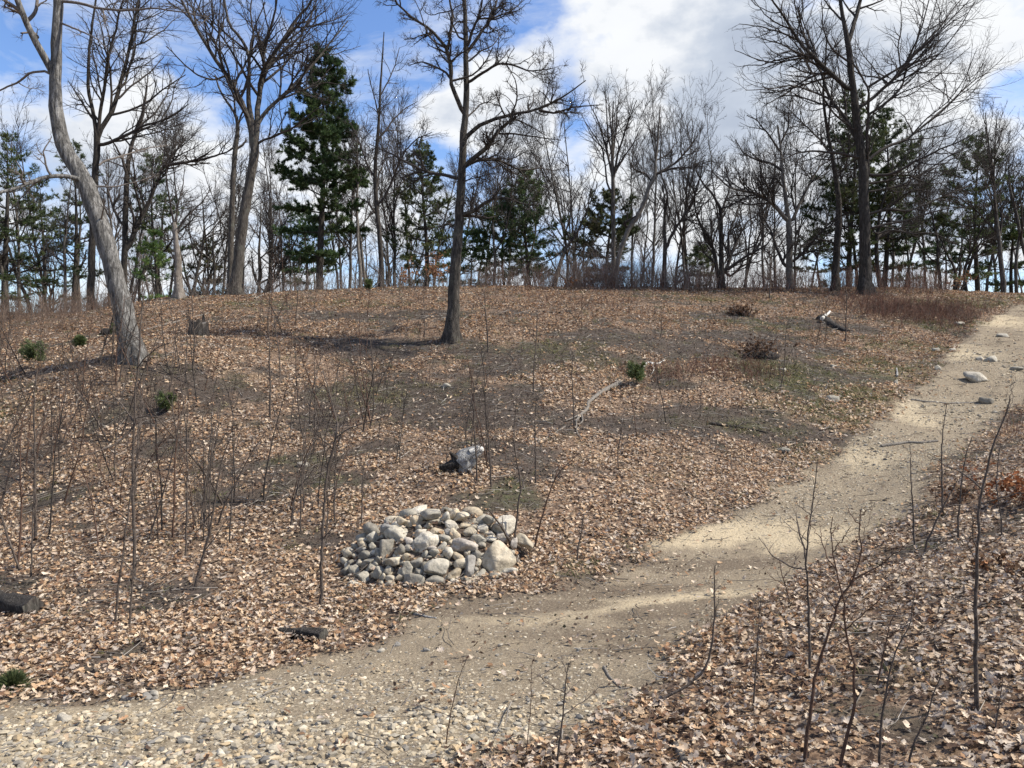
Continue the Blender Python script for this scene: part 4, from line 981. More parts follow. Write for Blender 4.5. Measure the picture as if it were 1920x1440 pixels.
BG = [(14,40,380,9,'slim','thin straight trunk at the left frame edge'),(60,44,300,8,'oak','bare oak left of the leaning tree, its crown above the leftmost pine'),
 (125,38,330,7,'slim','pale slim trunk left of the leaning tree','bark_pale'),(100,50,420,6,'multi','many stemmed bare tree in the shade far left'),
 (150,46,360,8,'slim','thin dark trunk right behind the pale slim trunk on the left'),(205,43,300,8,'fan','bare tree rising directly behind the leaning trunk'),
 (262,48,330,7,'oak','bare oak between the crooked oak and the young green pine'),(300,42,250,9,'oak','round crowned bare oak behind the broken snag'),
 (352,40,300,8,'oak','leaning bare oak just right of the broken snag',None,.25),(378,45,330,7,'multi','twisting many stemmed tree between snag and forked oak'),
 (398,38,360,8,'oak','crooked dark tree left of the slim trunk by the forked oak','bark_dark'),(485,40,330,9,'multi','cluster of curving stems right of the forked oak'),
 (505,46,300,7,'fan','fan crowned tree between the forked oak and the tall pine'),(528,41,380,6,'slim','thin leaning tree left of the tall green pine',None,.15),
 (558,48,340,6,'oak','small bare oak behind the small pine below the tall one'),(632,44,320,6,'fan','thin bare tree just right of the tall pine trunk'),
 (655,40,300,7,'slim','thin grey trunk between the tall pine and the dark straight tree','bark_pale'),(676,35,250,8,'fan','pale trunked tree left of the dark straight tree','bark_pale'),
 (738,38,330,7,'fan','slim tree just right of the dark straight tree'),(752,46,380,6,'multi','small forked tree left of the ragged pine'),
 (812,37,300,6,'slim','thin grey trunk in front of the ragged pine','bark_pale'),(905,42,330,6,'fan','pale bent tree right of the lone oak','bark_pale',.1),
 (925,38,270,7,'oak','spreading bare tree between the lone oak and the two trunked pine'),(975,46,260,6,'fan','wispy tree rising behind the two trunked pine'),
 (1030,36,250,9,'oak','dark bare oak in front of the two trunked pine','bark_dark',.22),(1062,44,240,7,'fan','wispy fan tree left of the dark cedar'),
 (1095,40,300,6,'multi','many stemmed tree at the left side of the dark cedar'),(1200,46,330,5,'fan','thin distant tree left of the slender crest tree'),
 (1222,40,170,6,'slim','tall thin tree with a feathery top behind the curved tree'),(1290,44,260,6,'fan','fan tree between the slender crest tree and the many stemmed one'),
 (1325,48,230,6,'oak','bare oak behind the many stemmed crest tree'),(1400,46,240,6,'oak','bare oak between the many stemmed and pale spreading trees'),
 (1432,42,280,6,'fan','fan tree just left of the pale spreading tree'),(1510,46,300,5,'fan','thin tree right of the pale spreading tree'),
 (1606,38,230,7,'slim','thin dark trunk in the gap left of the largest right oak','bark_dark'),(1596,44,300,6,'slim','second thin trunk in the gap left of the largest right oak','bark_pale'),
 (1652,36,200,10,'oak','dark trunk right of the largest oak in the right pine grove','bark_dark'),(1672,40,300,7,'slim','grey trunk in the right pine grove behind the green boughs','bark_pale'),
 (1735,42,280,6,'fan','thin tree between the largest oak and the rightmost pine'),(1762,37,300,8,'oak','gnarled low limbed oak left of the rightmost pine','bark_dark',.12),
 (1790,40,330,8,'multi','many stemmed dark tree in front of the rightmost pine','bark_dark'),(1815,36,340,7,'oak','leaning dark oak under the rightmost pine','bark_dark',-.2),
 (1881,34,225,10,'fan','tall upright fan tree near the right frame edge'),(1905,42,260,7,'fan','fan crowned tree at the right frame edge behind the tall upright one'),
 (1850,44,300,6,'slim','thin tree between the rightmost pine and the tall upright fan tree'),(1935,36,200,9,'oak','bare oak cut by the right frame edge'),
 (40,42,260,7,'fan','tall fan crowned tree between the left frame edge and the leaning tree','bark_pale'),(88,50,270,6,'slim','tall feathery tree behind the leaning tree crown on its left'),
 (240,50,230,6,'fan','tall distant fan tree rising above the crooked oak on the left'),(318,50,240,6,'slim','tall distant slim tree above the broken snag'),
 (412,50,260,6,'fan','distant fan tree just left of the twin trunks of the forked oak'),(460,52,270,6,'slim','thin distant tree seen just right of the forked oak trunk'),
 (518,52,240,6,'slim','tall distant slim tree left of the tall green pine crown'),(645,50,210,6,'slim','tall distant slim tree just right of the tall green pine crown'),
 (690,44,180,7,'fan','tall pale fan tree behind the dark straight tree','bark_pale'),(728,50,200,6,'slim','tall feathery tree behind the dark straight tree on its right'),
 (772,48,230,6,'fan','tall fan tree rising above the ragged pine on its left'),(842,50,250,6,'slim','distant slim tree just left of the lone oak trunk'),
 (895,52,260,6,'fan','distant fan tree right of the lone oak trunk above the low pine'),(960,52,280,5,'slim','distant slim tree left of the layered pine top'),
 (1012,52,290,5,'fan','distant fan tree right of the layered pine top'),(1082,50,220,6,'slim','tall feathery tree left of the fan of twigs over the dark cedar'),
 (1182,50,240,6,'fan','distant fan tree right of the fan of twigs over the dark cedar'),(1268,52,260,6,'slim','feathery tree between the slender crest tree and its right fork'),
 (1300,52,230,6,'fan','tall distant fan tree right of the slender crest tree'),(1348,52,230,6,'slim','tall feathery tree above the many stemmed crest tree'),
 (1385,50,220,6,'fan','tall distant fan tree right above the many stemmed crest tree'),(1455,52,250,6,'slim','feathery tree above the pale spreading tree on its left'),
 (1498,50,230,6,'fan','distant fan tree above the pale spreading tree on its right'),(1700,50,270,6,'fan','distant fan tree above the broad pine of the right grove'),
 (1748,50,260,6,'slim','feathery distant tree right of the right pine grove'),(1865,50,250,6,'fan','distant fan tree left of the tall upright fan tree')]
for i, t in enumerate(BG):
    px, d, top, w_, st, lab = t[:6]; top = top - (60 if st in ('slim', 'fan') else 35)
    mt_ = t[6] if len(t) > 6 and t[6] else 'bark_mid'; ln = t[7] if len(t) > 7 else 0
    bg_tree(px, d, top, w_, st, lab, 300 + i, ln, mt_)

# far wood beyond the ridge: one mass
r = np.random.default_rng(71); mb = MB()
for i in range(125):
    d = r.uniform(50, 95); x = r.uniform(-.78, .74) * d
    if x / d > -.42 and r.random() < .25: continue
    z0 = float(height(np.array([x]), np.array([d]))[0]); H = CZ + (720 - r.uniform(290, 460)) / F * d - z0
    if H < 2: continue
    P, R = grow(np.array([[x, d, z0]]), np.array([[r.normal(0, .1), 0, 1]]), np.array([H * .85]), np.array([r.uniform(.06, .13)]), 9, .09, .05, r, .15)
    tubes(mb, P, R, 5)
    S, D, L, rr = spawn(P, R, 11, r, .25, (25, 60), (.2, .45), rmin=.02); P, R = grow(S, D, L, rr, 6, .15, .07, r); tubes(mb, P, R, 3)
    S, D, L, rr = spawn(P, R, 6, r, .15, (25, 60), (.3, .6), rmin=.014); P, R = grow(S, D, L, rr, 4, .18, .05, r); tubes(mb, P, R, 3)
    S, D, L, rr = spawn(P, R, 3, r, .15, (25, 60), (.4, .7), rmin=.010); P, R = grow(S, D, L, rr, 3, .18, .03, r); tubes(mb, P, R, 3)
tag(link('far_woods', mb.mesh('far_woods', M['twig_pale'], tint=False)), 'tangle of distant bare trees beyond the ridge', 'woods', kind='stuff')

# ------------------------------------------------------------------ pines
PINEC = np.array([(.035,.065,.028),(.058,.10,.038),(.088,.135,.05),(.12,.155,.065),(.085,.09,.055)])
def tufts(mb, C, D, rng, blades, ln, wd, cols, mat=0, spread=.75):
    m = len(C) * blades
    Cc = np.repeat(C, blades, axis=0); Dd = np.repeat(norm(D), blades, axis=0)
    dv = norm(Dd + rng.normal(0, spread, (m, 3)))
    L = ln * rng.uniform(.65, 1.2, m)[:, None]
    s = norm(np.cross(dv, rng.normal(0, 1, (m, 3)))) * (wd * rng.uniform(.7, 1.2, m))[:, None]
    c0 = Cc + dv * L * .05
    V = np.stack([c0 - s * .5, c0 + s * .5, c0 + dv * L * .6 + s, c0 + dv * L, c0 + dv * L * .6 - s], 1)
    b = np.arange(m) * 5
    mb.add(V, quads=np.stack([b, b + 1, b + 2, b + 4], -1), tris=np.stack([b + 4, b + 2, b + 3], -1), col=np.repeat(np.repeat(cols, blades, axis=0), 5, axis=0), mat=mat)

def pine(px, d, top, cb, hw, w, label, seed, dens=1.0, name='pine_tree', group='pines along the ridge', bright=1.0, thin=1.0, droop=0.0, tint=(1, 1, 1), skew=0.0, basepx=None, tier=1.0):
    r = np.random.default_rng(seed)
    x = (px - 960) / F * d; z0 = float(height(np.array([x]), np.array([d]))[0])
    H = CZ + (720 - top) / F * d - z0; cbz = CZ + (720 - cb) / F * d - z0
    Wd = hw / F * d; org = np.array([x, d, z0])
    root = empty(name, org, label, 'pine tree', group)
    n = 20; t = np.linspace(0, 1, n)
    P = np.stack([x + skew * t * H + .12 * np.sin(t * 5 + seed), d + .08 * np.cos(t * 4), z0 - .25 + t * (H + .1)], -1)
    R = (w / 2 / F * d) * (1 - .93 * t)
    mt = MB(); tubes(mt, P, R, 9)
    link('trunk', mt.mesh('trunk', M['bark_dark'], origin=org, tint=False), root)
    # whorls of boughs
    zs = []; z = cbz
    while z < H * .985:
        zs.append(z); z += tier * r.uniform(.42, .74) * (1.15 - .55 * (z - cbz) / (H - cbz + 1e-6))
    S, D, L, RR = [], [], [], []
    for z in zs:
        f = (z - cbz) / (H - cbz)
        prof = Wd * (min(1, .62 + 1.0 * f) if f < .38 else ((1 - f) / .62) ** .8 * 1.0) + .22
        k = r.integers(5, 9); a0 = r.uniform(0, 6.28); tl = r.uniform(.72, 1.12); tu = r.normal(0, .07)
        for j in range(k):
            if r.random() < .2 * (1 - f): continue
            a = a0 + j * 6.283 / k + r.normal(0, .25)
            up = -.06 - droop + .95 * f ** 1.4 + tu + r.normal(0, .05)
            S.append((np.interp(z, t * H, P[:, 0]), P[0, 1], z0 + z)); D.append((math.cos(a), math.sin(a), up))
            L.append(max(.25, prof * tl * r.uniform(.6, 1.1))); RR.append(max(.012, .032 * prof / max(Wd, .1) * (Wd / 2.2)))
    Pb, Rb = grow(np.array(S), np.array(D), np.array(L), np.array(RR), 9, .05, .035, r, .25)
    mc = MB(); tubes(mc, Pb, Rb, 4, mat=1)
    # laterals in flat plates
    k = np.maximum(4, (np.array(L) * 8.0 * dens)).astype(int)
    S2, D2, L2, r2 = spawn(Pb, Rb, k, r, .25, (35, 70), (.16, .36), rmin=.006, flat=.93, up0=.05)
    L2 = np.clip(L2, .18, 1.1)
    P2, R2 = grow(S2, D2, L2, r2, 5, .09, .03, r)
    tubes(mc, P2, R2, 3, mat=1)
    # needle tufts
    def along(Pq, kk, tmin):
        m = len(Pq); n_ = Pq.shape[1]
        idx = np.repeat(np.arange(m), kk); tt = tmin + (1 - tmin) * r.random(len(idx)) ** .8
        f = tt * (n_ - 1); i0 = np.minimum(f.astype(int), n_ - 2); fr = (f - i0)[:, None]
        A = Pq[idx, i0]; B = Pq[idx, i0 + 1]
        return A * (1 - fr) + B * fr, norm(B - A) + np.array([0, 0, .22])
    C1, T1 = along(P2, np.maximum(2, (L2 * 17 * thin)).astype(int), .2); C2, T2 = along(Pb, np.maximum(2, (np.array(L) * 6 * thin)).astype(int), .5)
    C = np.r_[C1, C2]; T = np.r_[T1, T2]
    bough_tone = vnoise(C[:, 0] * 1.3, C[:, 2] * 1.6 + C[:, 1], seed)
    ci = np.clip((bough_tone * 3.4 + r.normal(0, .7, len(C))).astype(int), 0, 4)
    cols = PINEC[ci] * bright * np.array(tint) * r.uniform(.8, 1.2, (len(C), 1))
    tufts(mc, C, T, r, 9, .15, .006 + .00016 * d, cols, spread=.6)
    link('crown', mc.mesh('crown', [M['needle'], M['twig']], origin=org, smoothed=False), root)
    return root
pine(603, 35, 88, 480, 100, 15, 'tall dark green pine, the highest evergreen on the ridge', 501, dens=1.6, thin=1.9, tier=1.3)
pine(572, 41, 395, 530, 62, 7, 'bright green low pine below the tall dark pine', 502, bright=1.35, name='pine_tree')
pine(796, 37, 275, 525, 82, 11, 'ragged grey green pine behind the lone oak', 503, tint=(1.25, 1.0, 1.0), dens=1.0)
pine(988, 39, 320, 520, 78, 9, 'layered pine in the middle of the ridge with two trunks', 504, tint=(1.1, 1, 1))
pine(946, 40, 365, 520, 60, 7, 'smaller dark pine touching the layered pine on its left', 505)
pine(1142, 38, 358, 528, 75, 10, 'dense dark bushy cedar like pine under the fan of twigs', 506, dens=1.3, thin=1.3, tint=(1.35, 1.0, 1.05), bright=.75)
pine(1597, 37, 165, 505, 90, 11, 'tall pine directly behind the largest right oak', 507, tint=(1.25, 1, 1), thin=1.0, tier=1.15)
pine(1662, 38, 205, 505, 100, 11, 'broad pine in the right grove just right of the largest oak', 508, tint=(1.25, 1, 1), thin=1.0, tier=1.15)
pine(1700, 41, 395, 525, 50, 7, 'small bright green pine in the right grove', 509, bright=1.35)
pine(1535, 41, 440, 535, 48, 6, 'small grey green pine left of the dark trunk on the right', 510, tint=(1.3, 1.05, 1.1))
pine(1832, 38, 248, 520, 82, 10, 'rightmost tall pine with yellow green boughs', 511, tier=1.3,  bright=1.25, tint=(1.2, 1, .9))
pine(1900, 44, 330, 530, 70, 8, 'pine at the right frame edge behind the upright fan tree', 512, tier=1.4,  bright=1.1, tint=(1.15, 1, .9))
pine(12, 40, 250, 560, 85, 14, 'leftmost dark pine cut by the frame edge', 513, tint=(1.2, 1, .95), tier=1.7, thin=.8)
pine(140, 43, 255, 560, 70, 10, 'dark pine behind the upper bend of the leaning trunk', 514, tint=(1.2, 1, 1), tier=1.7, thin=.7, dens=.8)
pine(80, 47, 330, 570, 80, 9, 'shaded pine between the leftmost pine and the leaning tree', 515, tint=(1.25, 1, 1), tier=1.7, thin=.7, dens=.8)
pine(289, 41, 285, 500, 68, 8, 'thin topped pine right of the crooked oak on the left', 516, tint=(1.15, 1, 1), thin=.8, tier=1.6, dens=.8)
pine(290, 33, 440, 560, 36, 5, 'young fresh green pine right of the leaning trunk', 517, bright=1.9, tint=(1.1, 1.05, .8))
pine(385, 44, 450, 550, 45, 6, 'small brownish pine behind the broken snag', 518, tint=(1.6, 1.05, 1.0), bright=.9)
pine(1310, 45, 470, 535, 42, 5, 'small thin pine right of the slender crest tree', 519, tint=(1.2, 1, 1.1))
pine(880, 42, 440, 530, 55, 6, 'low pine right of the lone oak trunk', 520, bright=1.1)
pine(1770, 46, 400, 535, 45, 6, 'low dark pine between the right grove and the rightmost pine', 521, bright=.9)

# ------------------------------------------------------------------ saplings
def sapling(label, pts, w0, w1, branches, seed, mat='sapling', name='sapling', group=None, dd=0.0, twigs=4, parts=True):
    """traced sapling; pts run from the ground up in photograph pixels"""
    r = np.random.default_rng(seed)
    b = hit(*pts[0]); d = b[1]
    P = px_path(pts, d, dd); P[0] = b - np.array([0, 0, .04])
    n = 22; P = resample(P, n, 0, r)
    L = np.linalg.norm(np.diff(P, axis=0), axis=1).sum()
    P[1:] += r.normal(0, .0022 * L, (n - 1, 3))
    R = np.linspace(w0, w1, n) / 2 / F * d
    R[0] *= 1.25
    mb = MB(); tubes(mb, P, R, 7)
    o = link(name, mb.mesh(name, M[mat], origin=b, tint=False), loc=b)
    tag(o, label, 'sapling', group)
    extra = []
    S, D, Lq, rr = spawn(P[None, 7:], R[None, 7:], int(r.integers(3, 7)), r, .0, (25, 60), (.12, .34), rmin=.0015, rfac=.5)
    Pe, Re = grow(S, D, Lq, rr, 12, .11, .05, r, .35)
    todo = [(resample(px_path(bp, d, bdd), 12, 0, r), np.linspace(bw0 * 1.2, bw1, 12) / 2 / F * d) for (bp, bw0, bw1, bdd) in branches] + [(Pe[k_], Re[k_]) for k_ in range(len(Pe))]
    for Q, Rb in todo:
        Q[1:] += r.normal(0, .004, (11, 3))
        m2 = MB(); tubes(m2, Q, Rb, 5)
        if twigs:
            S, D, Lq, rr = spawn(Q[None], Rb[None], twigs, r, .3, (30, 60), (.25, .6), rmin=.0011)
            P2, R2 = grow(S, D, Lq, rr, 6, .15, .03, r); tubes(m2, P2, R2, 4)
        link('branch', m2.mesh('branch', M[mat], origin=b, tint=False), o)
    return o

G1 = 'saplings on the left slope'; G2 = 'saplings on the right bank'
sapling('tallest sapling on the left slope, rising past the foot of the leaning tree', [(251,1088),(251,1000),(249,900),(252,800),(255,700),(262,640),(267,590),(270,545)], 7, 2, [
    ([(250,790),(235,765),(215,745),(190,715)], 2.6, 1, .3), ([(252,785),(275,780),(300,783),(330,800)], 2.5, 1, -.3), ([(256,690),(275,668),(300,648),(330,640)], 2.2, 1, -.3), ([(250,800),(230,825),(200,842),(150,855),(90,870),(60,890)], 3, 1, -.8),
    ([(252,830),(262,800),(268,760),(262,730)], 2.5, 1, .4), ([(250,960),(290,940),(320,930)],2,1,.3), ([(263,640),(240,620),(225,600)],2,.9,.3)], 601, group=G1)
sapling('thin sapling leaning right just below the tallest left one', [(214,1172),(222,1100),(232,1020),(240,960),(250,900),(262,840),(275,790)], 5, 1.5, [([(232,1040),(215,1045),(190,1040),(160,1045),(125,1035),(100,1015)], 2.6, 1, -.3), ([(238,975),(215,955),(190,940),(160,930),(130,915)], 2.2, 1, .2)], 602, group=G1)
sapling('short forked sapling with a pale arching side branch, left foreground', [(242,1180),(246,1120),(249,1070),(240,1062),(228,1048)], 5, 2.5, [([(228,1048),(210,1043),(180,1046),(140,1042),(110,1022)], 2.5, 1, -.3), ([(249,1072),(258,1050),(275,1020),(300,990),(320,975)], 2.4, 1, .2), ([(252,1052),(300,1055),(360,1068),(400,1072)], 1.8, .8, .2)], 603, group=G1)
sapling('straight dark sapling left of the cairn with two arching branches', [(602,1136),(602,1080),(605,1000),(608,940),(614,880),(622,850),(629,822),(632,812)], 6.5, 4, [([(629,822),(632,800),(624,760),(615,725),(607,700),(604,690)], 4, 1.4, .3), ([(624,842),(612,830),(595,822),(570,820)], 2.2, .9, -.3), ([(629,822),(650,805),(680,793),(710,786),(735,775)], 2.6, 1, -.4), ([(626,845),(640,843),(660,850),(685,862)],2,.8,.3), ([(608,945),(590,930),(560,925)],2,.8,.3), ([(604,1010),(625,990),(640,965)],2,.8,-.2)], 604, group=G1)
sapling('dark sapling leaning right midway between the left edge and the cairn', [(362,1106),(376,1060),(390,1010),(400,960),(408,900),(418,855),(434,818)], 6, 1.8, [([(376,1062),(362,1050),(358,1040)],2.5,1.2,.1), ([(398,960),(375,990),(355,1020)],2,.8,.2), ([(404,930),(430,905),(455,870)],2,.8,.3), ([(385,1030),(410,1000),(425,970)],2,.8,-.2)], 605, group=G1)
sapling('dark sapling near the left edge with a low crossing branch', [(66,1012),(66,940),(66,870),(63,800),(64,740),(70,690)], 6, 2, [([(66,900),(45,880),(25,850),(5,820)], 3, 1, -.3), ([(66,930),(30,925),(-20,915)],2.2,1,.2), ([(65,820),(85,790),(92,760)],2,.9,.3)], 606, group=G1)
sapling('slanting sapling crossing the left frame edge', [(-12,980),(8,925),(16,895),(22,860),(30,820)], 6, 2, [([(16,895),(40,870),(70,850),(100,845)],2,.9,.2), ([(10,920),(-8,900),(-20,880)],3,1.5,.2)], 607, group=G1)
sapling('thin sapling with twin stems close to the left edge, left of the fallen log', [(58,1082),(60,1020),(62,950),(64,905)], 4, 1.5, [([(60,1030),(80,1000),(95,985)],2,.8,.2)], 608, group=G1)
for k, (lab, pts, w0) in enumerate([
    ('straight sapling below the cut stump, the straightest there', [(506,782),(506,720),(505,650),(503,600)], 4.5),
    ('curved sapling right of the forked dark one in front of the cairn slope', [(563,1000),(564,940),(566,880),(570,810)], 3.5),
    ('upright sapling left of the dark leaning one', [(348,1042),(350,980),(352,900),(350,820),(352,760)], 4),
    ('slim sapling just right of the green pine tuft', [(326,880),(332,820),(322,760),(328,720)], 4),
    ('upright sapling right of the dark leaning one', [(391,1010),(393,930),(396,860),(399,800)], 3.5),
    ('thin sapling on the bare slope above the driftwood', [(895,905),(893,850),(888,790),(890,740)], 4),
    ('tall whip sapling right of the driftwood stump', [(921,912),(918,850),(913,790),(910,745),(912,730)], 4),
    ('whip sapling passing in front of the driftwood stump', [(894,872),(891,830),(889,790),(885,730),(884,690)], 3.5),
    ('twin whip sapling below the bare middle slope', [(1005,905),(1004,850),(1003,790),(1006,740)], 4),
    ('slim sapling right of the lone oak', [(915,660),(914,620),(910,580),(908,545)], 3.5),
    ('wispy sapling in the middle of the slope below the crest', [(1000,740),(1001,690),(1005,640),(1008,590)], 3),
    ('thin sapling left of the grey crooked branch', [(1076,800),(1075,750),(1072,700),(1075,660)], 3),
    ('low sapling between the cairn and the driftwood', [(678,985),(679,930),(681,880),(690,840)], 3),
    ('slim leaning sapling above the path bend', [(1160,880),(1158,850),(1165,810),(1170,780)], 2.5),
    ('small dark sapling by the crest at the right', [(1586,640),(1586,600),(1588,570),(1586,540)], 3),
    ('small sapling below the dark trunks on the right crest', [(1443,560),(1443,540),(1444,525),(1441,510)], 3)]):
    x0, y0 = pts[0]; xm, ym = pts[2]
    sapling(lab, pts, w0, 1.2, [([(pts[1][0], pts[1][1]), (pts[1][0] + 12, pts[1][1] - 18), (pts[1][0] + 25, pts[1][1] - 28)], w0 * .4, .7, .2), ([(xm, ym), (xm - 10, ym - 14), (xm - 18, ym - 30)], w0 * .4, .7, -.2)], 620 + k, group=G1)
sapling('dark sapling growing at the right edge of the cairn', [(965,1032),(967,1000),(968,975),(972,945),(977,918),(972,885),(966,850),(964,800),(968,760)], 4.5, 1.5, [([(977,918),(985,895),(998,870),(1005,850)], 3, 1, .3), ([(961,1024),(950,1005),(938,985),(922,962),(914,955)], 4.5, 2.5, -.25), ([(970,880),(955,860),(945,845)],2,.8,.2)], 640, group='saplings at the cairn')
sapling('bent reddish sapling just right of the cairn arching right', [(1000,1032),(1008,1000),(1018,965),(1028,930),(1040,898),(1058,875),(1080,855),(1094,842)], 4, 1.2, [([(1002,1028),(992,1015),(984,1010)],2.5,1.2,-.1), ([(1040,898),(1050,870),(1052,850)],2,.8,.2)], 641, 'sapling_red', group='saplings at the cairn')
sapling('short dark sapling right of the cairn at the path edge', [(1082,1056),(1083,1030),(1090,1000),(1092,985),(1095,965)], 4, 1.4, [([(1086,1012),(1100,1000),(1112,992)],2,.8,.1), ([(1088,1000),(1078,985)],1.8,.8,.1)], 642, group='saplings at the cairn')
# right bank
sapling('thickest straight greenish sapling on the right bank', [(1832,1332),(1830,1250),(1829,1150),(1831,1060),(1834,990),(1839,940),(1847,895),(1858,850),(1870,815),(1888,770),(1897,745)], 9, 2.4, [([(1846,922),(1825,900),(1800,886),(1770,870),(1738,858)], 3, 1, .5), ([(1842,945),(1870,935),(1900,928),(1960,915)], 3, 1.2, -.3), ([(1830,1130),(1810,1122),(1790,1122),(1770,1128)], 2.5, 1, .3), ([(1830,1140),(1860,1125),(1890,1118),(1940,1105)], 2.5, 1, -.3), ([(1831,1190),(1840,1175),(1858,1172)], 2.2, 1, .2), ([(1831,1280),(1800,1295),(1760,1310),(1740,1315)],2,.9,-.2)], 650, group=G2)
sapling('dark brown sapling with zigzag stem in the front right, leaning right', [(1506,1428),(1512,1380),(1522,1310),(1530,1260),(1545,1210),(1560,1165),(1566,1140),(1582,1112),(1602,1085),(1610,1060),(1613,1020),(1613,975),(1613,955)], 8, 1.8, [([(1566,1142),(1545,1118),(1520,1100),(1495,1090)], 2.4, .9, .3), ([(1602,1085),(1640,1065),(1680,1040),(1710,1010)], 2.4, .9, -.2), ([(1613,985),(1595,965),(1585,945)], 2, .8, .2), ([(1614,970),(1628,955),(1640,945)],2,.8,-.1), ([(1566,1148),(1600,1140),(1640,1130)],2,.8,.3), ([(1613,1050),(1590,1040),(1570,1020),(1560,1000)],2,.8,.2), ([(1540,1225),(1560,1215),(1590,1200)],1.8,.8,-.2)], 651, 'sapling_red', group=G2)
sapling('tall thin sapling crossing the sandy bend of the path', [(1520,1265),(1518,1200),(1517,1130),(1514,1080),(1511,1055),(1514,1010),(1520,965),(1526,930),(1530,895),(1532,863)], 6, 1.5, [([(1513,1068),(1480,1062),(1450,1045),(1432,1022),(1422,1005)], 3, 1, .4), ([(1511,1050),(1505,1020),(1496,990),(1492,960)], 3.5, 1.2, .3), ([(1513,1072),(1540,1078),(1565,1085)], 2.2, .9, -.2), ([(1526,968),(1505,955),(1490,940)],1.8,.8,.2), ([(1489,1058),(1492,1048),(1490,1040)],1.6,.8,.1), ([(1519,985),(1535,978)],1.6,.8,.1), ([(1522,1270),(1500,1255),(1470,1240)],1.8,.7,.1)], 652, group=G2)
sapling('dark forked sapling rising from the bottom edge right of the zigzag one', [(1572,1440),(1585,1390),(1600,1335),(1602,1280),(1599,1230),(1588,1190),(1582,1150),(1578,1110),(1568,1075),(1562,1040),(1558,1000),(1560,970)], 7, 1.6, [([(1600,1328),(1640,1320),(1690,1310),(1730,1290)], 2.4, .9, .3), ([(1566,1065),(1548,1040),(1540,1010),(1540,980)], 2.4, .9, .2), ([(1562,1035),(1580,1010),(1595,985)],2,.8,-.2), ([(1560,1000),(1575,985)],1.8,.8,.1), ([(1585,1180),(1620,1150),(1650,1120),(1660,1090)],2.4,.9,-.3), ([(1601,1230),(1585,1260),(1578,1300)],2,.8,.2), ([(1540,1010),(1525,990),(1518,975)],1.6,.7,.1)], 653, 'sapling_red', group=G2)
sapling('slightly bent dark sapling second from the thick greenish one', [(1649,1436),(1650,1390),(1655,1335),(1663,1285),(1674,1235),(1688,1200),(1705,1178),(1710,1150),(1715,1112)], 6, 1.5, [([(1690,1195),(1720,1190),(1750,1180),(1778,1165)], 2.4, .9, -.2), ([(1704,1180),(1690,1160),(1682,1140)], 2, .8, .2), ([(1708,1162),(1728,1140),(1745,1115)], 2, .8, .2), ([(1675,1235),(1655,1215),(1640,1190)],2,.8,.2)], 654, group=G2)
sapling('slanting thin sapling bottom right, tip bent to the left', [(1697,1434),(1715,1390),(1735,1350),(1745,1320),(1750,1300),(1760,1280),(1764,1262),(1760,1240)], 5, 1.4, [([(1747,1310),(1775,1300),(1810,1288),(1840,1275)], 2, .8, .3), ([(1730,1360),(1750,1350)],1.8,.8,.1)], 655, group=G2)
sapling('curved bare whip bending out from the bank over the dirt', [(1211,1328),(1235,1315),(1262,1300),(1290,1285),(1315,1262),(1329,1240),(1336,1205),(1340,1150),(1338,1105),(1341,1060)], 6.5, 1.8, [([(1339,1108),(1346,1102),(1352,1099)], 2, .9, .1), ([(1212,1327),(1190,1350),(1165,1372),(1138,1390)], 3, 1.2, -.4)], 656, group=G2)
sapling('thin straight whip at the sandy edge left of the bank saplings', [(1411,1333),(1416,1270),(1421,1200),(1424,1150),(1426,1122)], 4, 1.2, [([(1418,1240),(1395,1215),(1375,1180)], 1.6, .7, .2), ([(1424,1140),(1440,1125)],1.6,.7,.1)], 657, group=G2)
sapling('straight whip standing at the right edge of the path bend', [(1715,1030),(1713,990),(1711,940),(1708,900),(1708,865),(1706,835)], 4, 1.3, [([(1714,1005),(1700,985)],1.6,.7,.1)], 658, group=G2)
sapling('thin whip on the bank with its tip above the path stick', [(1768,965),(1766,930),(1766,880),(1765,840),(1770,790),(1775,757)], 4, 1.3, [([(1768,940),(1745,920)],1.6,.7,.2)], 659, group=G2)
sapling('dark sapling leaning right at the path edge below the thin whip', [(1732,1046),(1738,1015),(1752,985),(1768,950),(1785,920),(1797,898)], 5, 1.4, [([(1768,950),(1795,945),(1830,950)],2,.8,.2), ([(1740,1010),(1725,990)],1.8,.8,.1)], 660, group=G2)
sapling('slim dark sapling left of the thick greenish one', [(1797,1012),(1796,985),(1799,950),(1802,915),(1806,880),(1812,850),(1823,818)], 4.5, 1.3, [([(1800,940),(1785,925)],1.6,.7,.1)], 661, group=G2)
sapling('tall whip on the bank crossing the upper path right of the thick sapling', [(1880,1010),(1876,960),(1868,910),(1872,860),(1876,830)], 3.5, 1.2, [], 662, group=G2)
sapling('dry leafless twig plant at the bottom centre', [(1044,1440),(1048,1400),(1055,1345),(1058,1310),(1062,1270),(1066,1242)], 5, 1.6, [([(1057,1340),(1085,1320),(1110,1300),(1132,1280)], 2.2, .8, .2), ([(1061,1300),(1040,1290),(1018,1275),(1000,1260)], 2.2, .8, -.2), ([(1064,1265),(1057,1245),(1052,1230)],1.8,.8,.1), ([(1060,1305),(1085,1275),(1098,1262)],1.6,.7,.2), ([(1050,1385),(1085,1390),(1120,1378)],1.6,.7,.1)], 663, group=G2)
sapling('thin reddish stem rising from the gravel at the bottom', [(835,1400),(840,1365),(848,1325),(858,1280),(868,1250),(877,1230)], 2.8, 1, [([(868,1250),(862,1235)],1.2,.6,.1)], 664, 'sapling_red', group=G2)
sapling('faint thin stem right of the reddish stem on the gravel', [(985,1425),(990,1380),(995,1330),(996,1280),(998,1240)], 2, .9, [], 665, 'sapling_red', group=G2)
